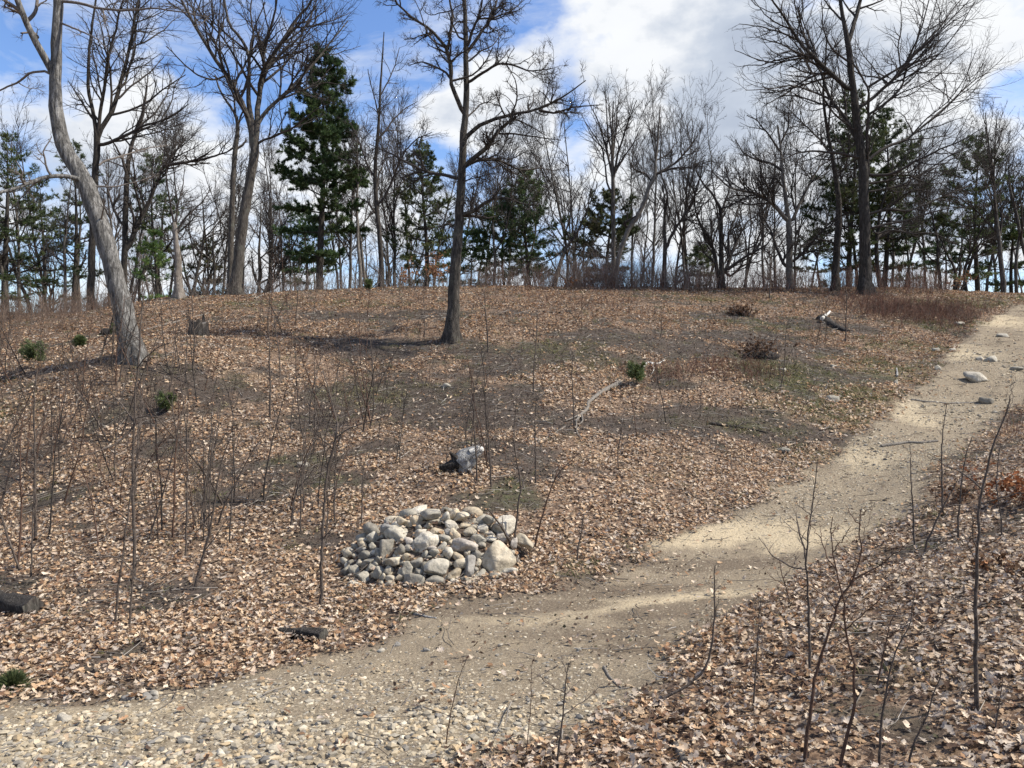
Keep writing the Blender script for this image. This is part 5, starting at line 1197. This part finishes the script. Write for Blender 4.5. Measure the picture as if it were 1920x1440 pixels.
sapling('thin whip near the bottom right corner', [(1862,1372),(1872,1330),(1878,1290),(1880,1262)], 3.5, 1.1, [([(1872,1330),(1888,1315)],1.4,.7,.1)], 666, group=G2)
sapling('small twiggy sapling behind the zigzag one on the bank', [(1640,1290),(1652,1250),(1660,1210),(1668,1170),(1690,1130)], 4, 1.2, [([(1655,1235),(1630,1205),(1610,1190)],1.8,.7,.2), ([(1664,1195),(1690,1180),(1720,1160)],1.8,.7,-.2)], 667, 'sapling_red', group=G2)
sapling('small many branched sapling at the leaf edge beside the sandy bend', [(1482,1130),(1474,1100),(1465,1075),(1462,1050)], 3, 1, [([(1474,1100),(1450,1085),(1435,1070)],1.5,.7,.1), ([(1468,1085),(1485,1065),(1490,1050)],1.5,.7,.1)], 668, 'sapling_red', group=G2)

# the crowd of thin whips on the slope: a few stem shapes, copied
rng = np.random.default_rng(31)
WH = []
for k in range(14):
    r = np.random.default_rng(800 + k)
    P, R = grow(np.zeros((1, 3)) - [[0, 0, .05]], np.array([[r.normal(0, .12), r.normal(0, .1), 1]]), np.array([1.0]), np.array([r.uniform(.0055, .0095)]), 14, .055, .05, r, .25)
    mb = MB(); tubes(mb, P, R, 6)
    S, D, L, rr = spawn(P, R, r.integers(6, 13), r, .2, (25, 65), (.12, .4), rmin=.0022, rfac=.5)
    P2, R2 = grow(S, D, L, rr, 7, .14, .06, r); tubes(mb, P2, R2, 5)
    S, D, L, rr = spawn(P2, R2, 2, r, .25, (25, 60), (.25, .5), rmin=.0017); P3, R3 = grow(S, D, L, rr, 4, .16, .04, r); tubes(mb, P3, R3, 3)
    WH.append(mb.mesh('whip_sapling', M[['sapling', 'sapling', 'sapling_red', 'twig'][k % 4]], tint=False))
def whip_label(px, py):
    if px < 130: return 'thin bare whip sapling in the crowd along the left frame edge' if py > 760 else 'thin bare whip sapling in the brush left of the leaning tree'
    if px < 300: return 'bare whip sapling in front of the leaning tree' if py < 860 else 'bare whip sapling on the leafy slope around the tallest left sapling'
    if px < 480: return 'bare whip sapling around the cut stump' if py < 760 else 'bare whip sapling on the leafy slope below the green pine tuft'
    if px < 700: return 'bare whip sapling left of the lone oak on the upper slope' if py < 780 else 'bare whip sapling on the leafy slope left of the cairn'
    if px < 980: return 'bare whip sapling around the foot of the lone oak' if py < 740 else 'bare whip sapling on the slope above the driftwood stump'
    if px < 1330: return 'bare whip sapling on the upper slope right of the lone oak' if py < 700 else 'bare whip sapling near the grey crooked branch'
    return 'bare whip sapling on the right slope by the dark brush clumps'
cnt = 0; tries = 0; left_ = 0
while cnt < 250 and tries < 4000:
    tries += 1
    if left_ <= 0: cpx, cpy, left_ = rng.uniform(0, 1) ** 1.45 * 1560, rng.uniform(575, 1090), rng.integers(1, 7)
    left_ -= 1; px = abs(cpx + rng.normal(0, 22)); py = np.clip(cpy + rng.normal(0, 16), 575, 1090)
    if px > 640 and py > 900: continue
    if px > 1000 and py > 860: continue
    if rng.random() < .35 * (px > 700) or (px < 700 and py > 1000 and rng.random() < .5): continue
    c = hit(px, py)
    if path_mask(c[:1], c[1:2])[0] > .05: continue
    me = WH[rng.integers(len(WH))]
    o = link('whip_sapling', me, loc=c)
    h = rng.uniform(.8, 2.1) * (1.1 if px < 700 else .85)
    o.scale = (h * rng.uniform(.8, 1.1), h * rng.uniform(.8, 1.1), h); o.rotation_euler = (rng.normal(0, .15), rng.normal(0, .15), rng.uniform(0, 6.28))
    tag(o, whip_label(px, py), 'sapling', 'thin whip saplings on the slope'); cnt += 1

# ------------------------------------------------------------------ low brush along the crest: uncountable
mb = MB()
def brush(n, region, h0, h1, cols, seed, rad=.0035, forks=3):
    r = np.random.default_rng(seed)
    x, y = region(n, r)
    p = path_mask(x, y); k = (p < .05) & (r.random(len(x)) < .25 + 1.2 * smooth(.35, .65, fbm(x * .9, y * .9, seed, 3))); x = x[k]; y = y[k]; m = len(x)
    S = np.stack([x, y, height(x, y) - .02], -1)
    D = r.normal(0, .28, (m, 3)); D[:, 2] = 1
    P, R = grow(S, D, r.uniform(h0, h1, m), rad * r.uniform(.7, 1.3, m) * (1 + .018 * y), 6, .12, .04, r, .4)
    ci = r.integers(0, len(cols), m); c = np.array(cols)[ci] * r.uniform(.7, 1.25, (m, 1))
    tubes(mb, P, R, 3, col=c)
    S, D, L, rr = spawn(P, R, forks, r, .3, (20, 55), (.3, .6), rmin=.0022 * (1 + .018 * y.mean())); P2, R2 = grow(S, D, L, rr, 4, .16, .05, r)
    tubes(mb, P2, R2, 3, col=np.repeat(c, forks, axis=0))
def reg_px(x0, x1, d0, d1):
    def f(n, r):
        px = r.uniform(x0, x1, n); d = r.uniform(d0, d1, n); return (px - 960) / F * d, d
    return f
GB = [(.19,.155,.13),(.26,.215,.185),(.15,.11,.085)]; RB = [(.17,.085,.055),(.22,.12,.085),(.12,.06,.042)]
brush(2000, reg_px(900, 1330, 31, 35), .4, 1.3, GB + RB[:1], 901, rad=.005)
brush(1400, reg_px(330, 900, 30, 34), .2, 1.0, GB, 902, rad=.0045)
brush(2200, reg_px(1280, 1780, 31, 35.5), .3, 1.2, GB + RB, 903, rad=.0045)
brush(2300, reg_px(-60, 250, 24, 44), .3, 1.2, [(.17,.12,.09),(.22,.16,.12),(.13,.085,.06)], 904)
brush(420, reg_px(1060, 1230, 31.5, 35), .7, 2.2, GB, 906, rad=.005)
tag(link('ridge_brush', mb.mesh('ridge_brush', M['brush'])), 'grey brown tangle of low brush along the crest', 'undergrowth', kind='stuff')
mb = MB()
def heath(n, r):
    c1 = hit(1640, 585); c2 = hit(1790, 585); t = r.random(n); a = r.uniform(0, 6.28, n); q = np.abs(r.normal(0, .62, n))
    return c1[0] + (c2[0] - c1[0]) * t + 2.3 * q * np.cos(a), c1[1] + (c2[1] - c1[1]) * t + 3.2 * q * np.sin(a)
brush(3600, heath, .15, .5, RB + GB[2:], 905, forks=4)
brush(700, reg_px(900, 1250, 24, 33), .12, .4, RB + GB[:1], 907, forks=3)
def ring(px, py, rx, ry):
    c = hit(px, py)
    def f(n, r):
        a = r.uniform(0, 6.28, n); q = np.sqrt(r.random(n)); return c[0] + rx * q * np.cos(a), c[1] + ry * q * np.sin(a)
    return f
brush(420, ring(1385, 700, 1.2, .8), .12, .35, RB, 908); brush(260, ring(1230, 700, .9, .6), .12, .3, RB, 909); brush(260, ring(1900, 800, 1.2, 1.6), .12, .35, RB, 910)
def mid(n, r):
    px = r.uniform(380, 1560, n); py = r.uniform(600, 860, n)
    d = 30 - (py - 600) * .066; return (px - 960) / F * d, d
brush(5200, mid, .06, .26, [(.07,.052,.04),(.11,.085,.065),(.17,.14,.115),(.05,.035,.028)], 911, rad=.0028, forks=3)
tag(link('red_heath', mb.mesh('red_heath', M['brush'])), 'low reddish and dark brown leafless heath stems on the upper slope', 'undergrowth', kind='stuff')

# ------------------------------------------------------------------ leafy and dead shrubs
def shrub(name, label, px, py, h, wd, ns, nl, lcols, scol, seed, lsize=(.05, .1), dark=False, lean=.5, cat='shrub'):
    r = np.random.default_rng(seed); c = hit(px, py)
    root = empty(name, c, label, cat)
    S = np.repeat(c[None], ns, axis=0) + r.normal(0, wd * .16, (ns, 3)) * [1, 1, 0] - [0, 0, .03]
    D = r.normal(0, lean, (ns, 3)); D[:, 2] = 1
    P, R = grow(S, D, h * r.uniform(.6, 1.1, ns), np.full(ns, .0045 + .0001 * c[1]), 8, .12, .02, r, .3)
    ms = MB(); tubes(ms, P, R, 4, col=np.array(scol)[r.integers(0, len(scol), ns)])
    S, D, L, rr = spawn(P, R, 4, r, .25, (25, 60), (.25, .5), rmin=.0025); P2, R2 = grow(S, D, L, rr, 5, .15, .03, r)
    tubes(ms, P2, R2, 3, col=np.array(scol)[r.integers(0, len(scol), len(P2))])
    link('stem', ms.mesh('stem', M['brush'], origin=c), root)
    if nl:
        i = r.integers(0, len(P2), nl); j = r.integers(1, 5, nl)
        C = P2[i, j] + r.normal(0, .012, (nl, 3))
        ml = MB(); leaves(ml, C, r.uniform(*lsize, nl), r, np.array(lcols)[r.integers(0, len(lcols), nl)] * r.uniform(.7, 1.2, (nl, 1)), 1.3, False)
        link('foliage', ml.mesh('foliage', M['leaf'], origin=c), root)
    return root
OR = [(.34,.17,.085),(.26,.125,.065),(.42,.25,.14),(.19,.10,.06)]
RD = [(.15,.085,.05),(.10,.06,.04),(.20,.12,.07),(.06,.04,.03)]
shrub('oak_shrub', 'shrub holding orange dead leaves left of the lone oak on the crest', 812, 540, 1.5, .9, 14, 420, OR, GB, 921, (.07, .12), lean=.35)
shrub('oak_shrub', 'small shrub with few pale orange leaves left of the larger leafy one', 757, 545, 1.1, .5, 6, 90, OR, GB, 922, (.07, .12), lean=.3)
shrub('oak_shrub', 'small shrub with rusty leaves on the crest below the dark cedar', 1072, 542, .7, .5, 8, 110, OR, RB, 923, (.06, .1), lean=.35)
shrub('oak_shrub', 'rusty leaved shrub at the right frame edge on the bank', 1892, 945, .55, .6, 16, 420, [(.30,.115,.05),(.22,.085,.04),(.36,.17,.08)], RB, 924, (.035, .075), lean=.5)
shrub('oak_shrub', 'low rusty leaved shrub at the path edge on the bank', 1792, 945, .3, .5, 12, 160, RD + OR[:1], RB, 925, (.035, .07), lean=.6)
shrub('oak_shrub', 'low shrub with rusty leaves under the thick sapling branch', 1875, 1075, .22, .5, 10, 90, RD + OR[:1], RB, 926, (.04, .07), lean=.6)
shrub('oak_shrub', 'shrub with faded leaves beneath the rightmost pine', 1795, 545, 1.0, .7, 10, 140, OR, GB, 927, (.06, .11), lean=.4)
for k, (px, py, w_, lab) in enumerate([(1387, 592, 1.0, 'dark dead brush clump higher on the right slope'), (1425, 668, 1.15, 'larger dark dead brush clump lower on the right slope, with a leaning stick')]):
    root = shrub('dead_brush', lab, px, py, .55 if k else .42, w_, 70, 520, RD, GB + RB[2:], 930 + k, (.05, .10), lean=.85, cat='brush clump')
    c = hit(px, py); r = np.random.default_rng(940 + k)
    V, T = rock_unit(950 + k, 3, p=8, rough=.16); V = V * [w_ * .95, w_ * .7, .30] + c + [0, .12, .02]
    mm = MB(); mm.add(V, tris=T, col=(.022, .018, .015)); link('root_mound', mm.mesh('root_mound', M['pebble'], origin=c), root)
    if k:
        Q = px_path([(1388,690),(1412,668),(1428,640),(1445,622),(1468,598)], c[1] - .25, .3); m2 = MB(); tubes(m2, resample(Q, 14), np.linspace(.017, .006, 14), 6)
        link('branch', m2.mesh('branch', M['charwood'], origin=c, tint=False), root)

# green pine seedlings
def seedling(px, py, hpx, wpx, label, seed, tone=1.0):
    r = np.random.default_rng(seed); c = hit(px, py); d = c[1]; h = hpx * .85 / F * d; w_ = wpx * .85 / F * d / 2
    root = empty('pine_seedling', c, label, 'pine seedling', 'young green pines on the slope')
    ms = MB(); P = np.stack([c + [0, 0, -.03], c + [.01, 0, h * .5], c + [.0, .01, h * .85]]); tubes(ms, P, np.array([.009, .007, .004]), 6)
    nb = 16; S = np.stack([np.full(nb, c[0]), np.full(nb, c[1]), c[2] + h * r.uniform(.15, .8, nb)], -1); a = r.uniform(0, 6.28, nb)
    D = np.stack([np.cos(a), np.sin(a), r.uniform(.3, 1.0, nb)], -1); Pb, Rb = grow(S, D, w_ * r.uniform(.6, 1.05, nb), np.full(nb, .004), 5, .08, .08, r); tubes(ms, Pb, Rb, 4)
    link('stem', ms.mesh('stem', M['sapling'], origin=c, tint=False), root)
    i = r.integers(0, nb, 190); j = r.integers(1, 5, 190); C = np.r_[Pb[i, j], P[2][None].repeat(8, 0)]; T = np.r_[Pb[i, j] - Pb[i, j - 1], np.array([[0, 0, 1.]]).repeat(8, 0)]
    mn = MB(); cols = np.array([(.135,.175,.07),(.185,.215,.09),(.10,.13,.055)])[r.integers(0, 3, len(C))] * tone
    tufts(mn, C, T, r, 9, .11, .0024 + .00028 * d, cols, spread=.55)
    link('foliage', mn.mesh('foliage', M['needle'], origin=c, smoothed=False), root)
seedling(310, 772, 32, 40, 'round green pine seedling on the left slope below the stump', 961)
seedling(1192, 722, 40, 42, 'green pine seedling right of the grey crooked branch', 962)
seedling(62, 690, 52, 62, 'bushy green pine seedling near the left frame edge', 963, .8)
seedling(218, 632, 26, 24, 'small green pine seedling touching the left side of the leaning tree', 964, .8)
seedling(148, 652, 20, 18, 'tiny green pine seedling left of the leaning tree', 965, .85)
seedling(22, 1290, 9, 13, 'tiny green seedling among leaves at the lower left', 966, .6)
seedling(690, 545, 24, 16, 'fresh green seedling on the crest right of the tall pine', 967, 1.1)

# ------------------------------------------------------------------ logs, stumps and sticks
def log_(name, label, pts, w0, w1, mat, seed, cat, rise=0.4, sides=14, dd=None, group=None, rough=.12, stubs=(), cut=True):
    r = np.random.default_rng(seed)
    G = np.array([hit(*p) for p in pts]); d = G[:, 1].mean()
    n = 20; P = resample(G, n); Rr = np.linspace(w0, w1, n) / 2 / F * d
    P[:, 2] = height(P[:, 0], P[:, 1]) * .5 + P[:, 2] * .5 + Rr * rise
    org = P[n // 2].copy()
    mb = MB(); tubes(mb, P, Rr, sides)
    V = mb.v[0]; ax = np.repeat(P, sides, axis=0); ph = np.tile(np.arange(sides), n)
    mb.v[0] = ax + (V - ax) * (1 + rough * 2 * (vnoise(ph * .9 + seed, np.repeat(np.arange(n), sides) * .3, seed) - .5))[:, None]
    o = None
    ends = []
    for e in (0, n - 1):
        ring_ = mb.v[0][e * sides:(e + 1) * sides]; ctr = ring_.mean(0) + (P[e] - P[1 if e == 0 else n - 2]) * .06
        ends.append((np.vstack([ring_, ctr]), [(sides, j, (j + 1) % sides) if e else (sides, (j + 1) % sides, j) for j in range(sides)]))
    o = link(name, mb.mesh(name, M[mat], origin=org, tint=False), loc=org); tag(o, label, cat, group)
    if cut:
        for v, t in ends:
            me_ = MB(); me_.add(v, tris=t)
            link('cut_end', me_.mesh('cut_end', M['bark_mid' if mat == 'charwood' else mat], origin=org, tint=False, smoothed=False), o)
    for sp, a0, a1 in stubs:
        Q = resample(np.array([hit(*p) for p in sp]), 10); Q[:, 2] += np.linspace(Rr.mean() * .7, .03, 10)
        m3 = MB(); tubes(m3, Q, np.linspace(a0, a1, 10) / 2 / F * d, 7); link('branch', m3.mesh('branch', M[mat], origin=org, tint=False), o)
    return o
log_('fallen_log', 'short dark rotten log with a cut end at the left frame edge', [(-70,1128),(-20,1136),(30,1148),(62,1154)], 40, 38, 'charwood', 971, 'log', rise=.6, rough=.22)
log_('charred_log', 'blackened splintered piece of wood at the edge of the gravel', [(524,1192),(550,1196),(580,1200),(607,1205)], 15, 24, 'charwood', 972, 'log', rise=1.1, rough=.35)
log_('fallen_branch', 'silver grey crooked fallen branch on the middle slope', [(1163,722),(1140,732),(1115,748),(1102,758),(1103,768),(1088,780),(1080,792)], 11, 4, 'stickwood', 973, 'branch', rise=.8, stubs=[([(1088,780),(1070,788),(1060,792)], 4, 2), ([(1090,778),(1093,792),(1085,800)], 4, 2), ([(1080,790),(1082,815),(1092,828)], 3, 1.5)])
log_('fallen_branch', 'bleached thin fallen branch above the green pine seedling', [(1246,677),(1232,684),(1215,680),(1205,690)], 3.5, 5, 'whitewood', 974, 'branch', stubs=[([(1222,682),(1226,694),(1222,704)], 4, 1.5)], cut=False)
log_('fallen_log', 'dark rotting log under the white stick on the right slope', [(1540,600),(1558,610),(1575,618),(1590,624)], 20, 10, 'charwood', 975, 'log', rise=.2)
log_('white_stick', 'short bright white stick lying on the dark log on the right slope', [(1541,606),(1548,598),(1556,588)], 7, 4, 'whitewood', 976, 'stick', rise=2.2, sides=8)
log_('path_stick', 'grey brown weathered stick lying across the middle of the path', [(1652,838),(1675,835),(1700,831),(1728,832),(1758,828)], 7, 5, 'stickwood', 977, 'stick', rise=.5, sides=8)
log_('tree_root', 'long thin root crossing the upper path', [(1708,750),(1735,754),(1775,757),(1820,756),(1850,752)], 5, 3, 'stickwood', 978, 'root', rise=.2, sides=8)
log_('path_stick', 'short dark curved stick on the dirt near the bottom centre', [(1133,1252),(1140,1268),(1152,1280),(1166,1292)], 7, 4, 'stickwood', 979, 'stick', rise=.5, sides=8)
log_('stick_stub', 'broken grey branch stub at the bottom edge', [(1262,1388),(1272,1410),(1284,1438)], 14, 19, 'stickwood', 980, 'stick', rise=.6, sides=10)
log_('pale_stick', 'pale bare stick on the leaves of the right bank', [(1452,1332),(1472,1312),(1492,1296),(1510,1276)], 6, 4, 'deadwood', 981, 'stick', sides=8)
log_('pale_stick', 'small pale wood sliver at the leaf edge in front of the cairn', [(776,1152),(795,1156),(818,1160)], 6, 4, 'deadwood', 982, 'stick', sides=7)
log_('pale_stick', 'thin pale stick in the path edge leaves above the bend', [(1444,903),(1460,897),(1478,891)], 4, 3, 'deadwood', 983, 'stick', sides=7)
log_('fallen_branch', 'long thin fallen branch on the ground behind the leaning tree', [(268,622),(300,612),(340,602),(400,585)], 5, 3, 'stickwood', 984, 'branch', sides=8, cut=False)
log_('fallen_branch', 'long dark fallen branch left of the leaning tree', [(20,668),(70,657),(120,645),(165,632)], 5, 4, 'charwood', 985, 'branch', sides=8, cut=False)
log_('fallen_branch', 'thin forked branch on the ground right of the lone oak', [(1020,585),(1045,588),(1080,582),(1105,570)], 5, 2, 'charwood', 986, 'branch', sides=8, cut=False, stubs=[([(1060,585),(1075,590)],2,1)])
log_('fallen_branch', 'pale fallen branch lying along the crest right of the forked oak', [(478,562),(505,552),(535,546),(570,544)], 5, 3, 'stickwood', 987, 'branch', sides=8, cut=False)
log_('pale_stick', 'upright looking small pale stick in the grass left of the path', [(1682,708),(1682,700),(1681,692)], 4, 2.5, 'deadwood', 988, 'stick', rise=1.5, sides=7)
log_('path_stick', 'thin stick on the gravel at the bottom of the frame', [(790,1420),(760,1425),(735,1437)], 6, 4, 'stickwood', 989, 'stick', sides=8)
log_('fallen_branch', 'dark charred branch on the mossy slope above the path bend', [(1330,795),(1370,800),(1410,806),(1440,812)], 7, 3, 'charwood', 990, 'branch', sides=8, cut=False, stubs=[([(1380,801),(1395,795),(1410,796)],3,1)])
log_('fallen_branch', 'grey twiggy branch lying left of the crooked one', [(985,842),(1010,830),(1040,812),(1060,800)], 3, 3, 'stickwood', 991, 'branch', sides=7, cut=False, stubs=[([(1010,830),(1000,815)],2,1),([(1035,815),(1045,828)],2,1)])
log_('cairn_stick', 'thin bare stick lying across the left front of the cairn', [(640,1092),(655,1078),(675,1068)], 2.5, 2, 'stickwood', 992, 'stick', sides=7, cut=False, rise=3)

# cut stump on the left slope
def stump(px, py, wpx, hpx, label, seed):
    r = np.random.default_rng(seed); c = hit(px, py); d = c[1]; rad = wpx / 2 / F * d; h = hpx / F * d
    n = 9; t = np.linspace(0, 1, n); P = np.stack([np.full(n, c[0]) + .03 * t, np.full(n, c[1] + rad * .6), c[2] - .12 + t * (h + .12)], -1)
    R = rad * (1.0 + .28 * np.exp(-t * 4)); root = empty('tree_stump', c, label, 'stump')
    mb = MB(); tubes(mb, P, R, 24); V = mb.v[0]; ax = np.repeat(P, 24, axis=0); an = np.tile(np.arange(24), n)
    V = ax + (V - ax) * (1 + .22 * (vnoise(an * .8, np.repeat(np.arange(n), 24) * .25, seed) - .5))[:, None]
    V[-24:, 2] += r.normal(0, .03, 24); mb.v[0] = V
    link('bark', mb.mesh('bark', M['bark_mid'], origin=c, tint=False), root)
    mt = MB(); top = V[-24:]; mt.add(np.vstack([top, top.mean(0) - [0, 0, .03]]), tris=[(24, j, (j + 1) % 24) for j in range(24)])
    link('cut_top', mt.mesh('cut_top', M['stickwood'], origin=c, tint=False), root)
    m2 = MB(); tubes(m2, np.array([[c[0] + rad * .55, c[1] + rad * .7, c[2] + h * .9], [c[0] + rad * .6, c[1] + rad * .7, c[2] + h * 1.25], [c[0] + rad * .52, c[1] + rad * .7, c[2] + h * 1.5]]), np.array([.05, .035, .008]), 7)
    link('splinter', m2.mesh('splinter', M['charwood'], origin=c, tint=False), root)
stump(367, 632, 34, 30, 'grey cut tree stump with a dark splinter on the left slope', 995)
c = hit(200, 628)
V, T = rock_unit(996, 3, p=6, rough=.3); mb = MB(); mb.add(V * [.62, .4, .32] + c + [0, .1, .05], tris=T, col=(.016, .013, .011))
tag(link('burnt_stump', mb.mesh('burnt_stump', M['pebble'], origin=c), loc=c), 'black burnt stump left of the leaning tree foot', 'stump')

# silver driftwood root stump above the cairn
c = hit(862, 888); d = c[1]
root = empty('driftwood_stump', c, 'silver grey weathered root stump lying above the cairn', 'driftwood')
def chunk(name, path, rads, seed, flat=1.0, mat='deadwood', rough=.25, parent=root):
    P = px_path(path, d, 0); rr = np.random.default_rng(seed)
    n = 18; P = resample(P, n); R = np.interp(np.linspace(0, 1, n), np.linspace(0, 1, len(rads)), rads) / 2 / F * d
    P[:, 1] += R * .4 ; sides = 26; mb = MB(); tubes(mb, P, R, sides); V = mb.v[0]; ax = np.repeat(P, sides, axis=0)
    an = np.tile(np.arange(sides), n); al = np.repeat(np.arange(n), sides)
    k = 1 + rough * 2 * (vnoise(an * .55 + seed, al * .12, seed) - .5) + .16 * (vnoise(an * 1.7, al * .15, seed + 1) - .5)
    off = (V - ax) * k[:, None]; off[:, 1] *= flat; V = ax + off; mb.v[0] = V
    for e in (0, n - 1):
        ring_ = V[e * sides:(e + 1) * sides]
        mb.add(np.vstack([ring_, ring_.mean(0)]), tris=[(sides, j, (j + 1) % sides) if e else (sides, (j + 1) % sides, j) for j in range(sides)])
    return link(name, mb.mesh(name, M[mat], origin=c, tint=False), parent)
chunk('body', [(900,842),(886,852),(872,864),(864,872)], [15,24,36,34], 1, .8)
chunk('root_arm', [(858,868),(845,872),(834,876),(823,876)], [22,19,15,7], 2, .8, 'charwood', .3)
chunk('root_arm', [(868,866),(870,878),(867,890),(861,897)], [30,24,19,7], 3, .7, 'deadwood', .35)
chunk('root_arm', [(862,868),(852,858),(846,850),(844,848)], [26,17,9,4], 4, .8, 'charwood', .3)
chunk('root_arm', [(884,852),(895,846),(902,843),(905,847)], [20,20,16,6], 5, .8, 'whitewood', .3)
chunk('root_arm', [(872,874),(880,882),(884,886)], [14,10,4], 6, .8, 'deadwood', .35)

# ------------------------------------------------------------------ camera, sun, sky
cam = bpy.data.cameras.new('camera'); co = bpy.data.objects.new('camera', cam); COL.objects.link(co)
co.location = (0, 0, CZ); co.rotation_euler = (math.radians(90), 0, 0)
cam.sensor_width = 36; cam.lens = 36 * F / 1920; cam.clip_start = 0.05; cam.clip_end = 3000
scene.camera = co
SUN_EL, SUN_AZ = 50.0, 93.0          # azimuth clockwise from the view direction
sl = bpy.data.lights.new('sun', 'SUN'); so = bpy.data.objects.new('sun', sl); COL.objects.link(so)
sl.energy = 4.9; sl.angle = math.radians(1.0); sl.color = (1.0, 0.94, 0.84)
el, az = math.radians(SUN_EL), math.radians(SUN_AZ)
sd_ = Vector((math.cos(el) * math.sin(az), math.cos(el) * math.cos(az), math.sin(el)))
so.rotation_euler = sd_.to_track_quat('Z', 'Y').to_euler(); so.location = sd_ * 60

w = bpy.data.worlds.new('World'); scene.world = w; w.use_nodes = True
nt = w.node_tree; nt.nodes.clear()
out = nt.nodes.new('ShaderNodeOutputWorld'); bg = nt.nodes.new('ShaderNodeBackground')
nt.links.new(bg.outputs[0], out.inputs[0]); bg.inputs['Strength'].default_value = 0.14
sky = nt.nodes.new('ShaderNodeTexSky'); sky.sky_type = 'NISHITA'; sky.sun_disc = False
sky.sun_elevation = el; sky.sun_rotation = az; sky.altitude = 60; sky.air_density = 1.0; sky.dust_density = 0.4; sky.ozone_density = 2.0
hs = N(nt, 'ShaderNodeHueSaturation', i_Hue=0.509, i_Saturation=1.15, i_Value=0.98); nt.links.new(sky.outputs[0], hs.inputs['Color'])
tc = nt.nodes.new('ShaderNodeTexCoord'); sx = nt.nodes.new('ShaderNodeSeparateXYZ'); nt.links.new(tc.outputs['Generated'], sx.inputs[0])
AZ = mth(nt, 'ARCTAN2', sx.outputs[0], sx.outputs[1]); EL = mth(nt, 'ARCSINE', sx.outputs[2])
def cloud_blob(px, py, rx, ry, amp):
    a0 = math.atan((px - 960) / F); e0 = math.atan((720 - py) / F * math.cos(a0))
    sa = rx / F; se = ry / F
    qa = mth(nt, 'MULTIPLY', mth(nt, 'SUBTRACT', AZ, a0), 1 / sa); qe = mth(nt, 'MULTIPLY', mth(nt, 'SUBTRACT', EL, e0), 1 / se)
    q = mth(nt, 'ADD', mth(nt, 'MULTIPLY', qa, qa), mth(nt, 'MULTIPLY', qe, qe))
    return mth(nt, 'MULTIPLY', mth(nt, 'POWER', 2.71828, mth(nt, 'MULTIPLY', q, -1.0)), amp)
CLOUDS = [(1200,90,190,130,.75),(1400,180,220,150,.75),(1760,110,260,150,.75),(915,170,85,75,.62),(990,225,100,65,.65),(830,190,90,65,.6),(1150,330,200,70,.35),
          (230,180,160,90,.55),(430,330,280,100,.5),(120,330,170,110,.45),(640,330,160,80,.42),(660,150,60,60,.3),(560,130,60,50,.3),(1600,400,500,120,.4),(1300,260,260,90,.35),(200,60,120,60,.12),
          (40,150,100,200,-.5),(730,60,190,110,-.75),(1075,220,40,75,-.7),(1500,10,60,40,-.35),(1875,175,55,35,-.55),(620,230,120,110,-.3),(880,320,120,40,-.35),
          (440,190,120,70,-.25),(1130,180,60,20,-.15),(350,60,90,70,-.2),(1190,400,80,40,-.25)]
dens = None
for c in CLOUDS:
    bn = cloud_blob(*c); dens = bn if dens is None else mth(nt, 'ADD', dens, bn)
cv = nt.nodes.new('ShaderNodeCombineXYZ')
nt.links.new(AZ, cv.inputs[0]); nt.links.new(mth(nt, 'MULTIPLY', EL, 1.7), cv.inputs[1])
n1 = noise(nt, cv.outputs[0], 7.0, 10, 0.55, 0.15); n2 = noise(nt, cv.outputs[0], 4.5, 6, 0.55)
low = mth(nt, 'MULTIPLY', mth(nt, 'SUBTRACT', 0.30, EL), 1.2, clamp=True)
dd = mth(nt, 'ADD', mth(nt, 'ADD', dens, mth(nt, 'MULTIPLY', mth(nt, 'SUBTRACT', n1, 0.5), 3.0)), low)
mask = ramp(nt, dd, [(0.0, (0, 0, 0)), (0.24, (0.5,) * 3), (0.56, (1, 1, 1))])
cz = nt.nodes.new('ShaderNodeCombineXYZ'); nt.links.new(mth(nt, 'MULTIPLY', AZ, 2.2), cz.inputs[0]); nt.links.new(mth(nt, 'MULTIPLY', EL, 6.0), cz.inputs[1])
n3_ = noise(nt, cz.outputs[0], 2.6, 9, 0.62, 0.5)
mask = mth(nt, 'MAXIMUM', mask, ramp(nt, n3_, [(0.47, (0, 0, 0)), (0.74, (0.6,) * 3)]))
shade = mth(nt, 'ADD', mth(nt, 'MULTIPLY', dd, 0.35), mth(nt, 'MULTIPLY', mth(nt, 'SUBTRACT', n2, 0.5), 2.4))
ccol = ramp(nt, shade, [(0.0, (4.4, 4.5, 4.6)), (0.2, (4.3, 4.4, 4.55)), (0.5, (2.7, 3.0, 3.5)), (0.75, (2.3, 2.6, 3.15))])
skyc = mixc(nt, mask, hs.outputs[0], ccol)
nt.links.new(skyc, bg.inputs['Color'])
try: w.cycles.sampling_method = 'MANUAL'; w.cycles.sample_map_resolution = 512
except Exception: pass

vs = scene.view_settings
vs.view_transform = 'Standard'; vs.look = 'None'; vs.exposure = 0.65; vs.gamma = 1.0; vs.use_curve_mapping = False
scene.cycles.max_bounces = 5; scene.cycles.diffuse_bounces = 2; scene.cycles.transmission_bounces = 3
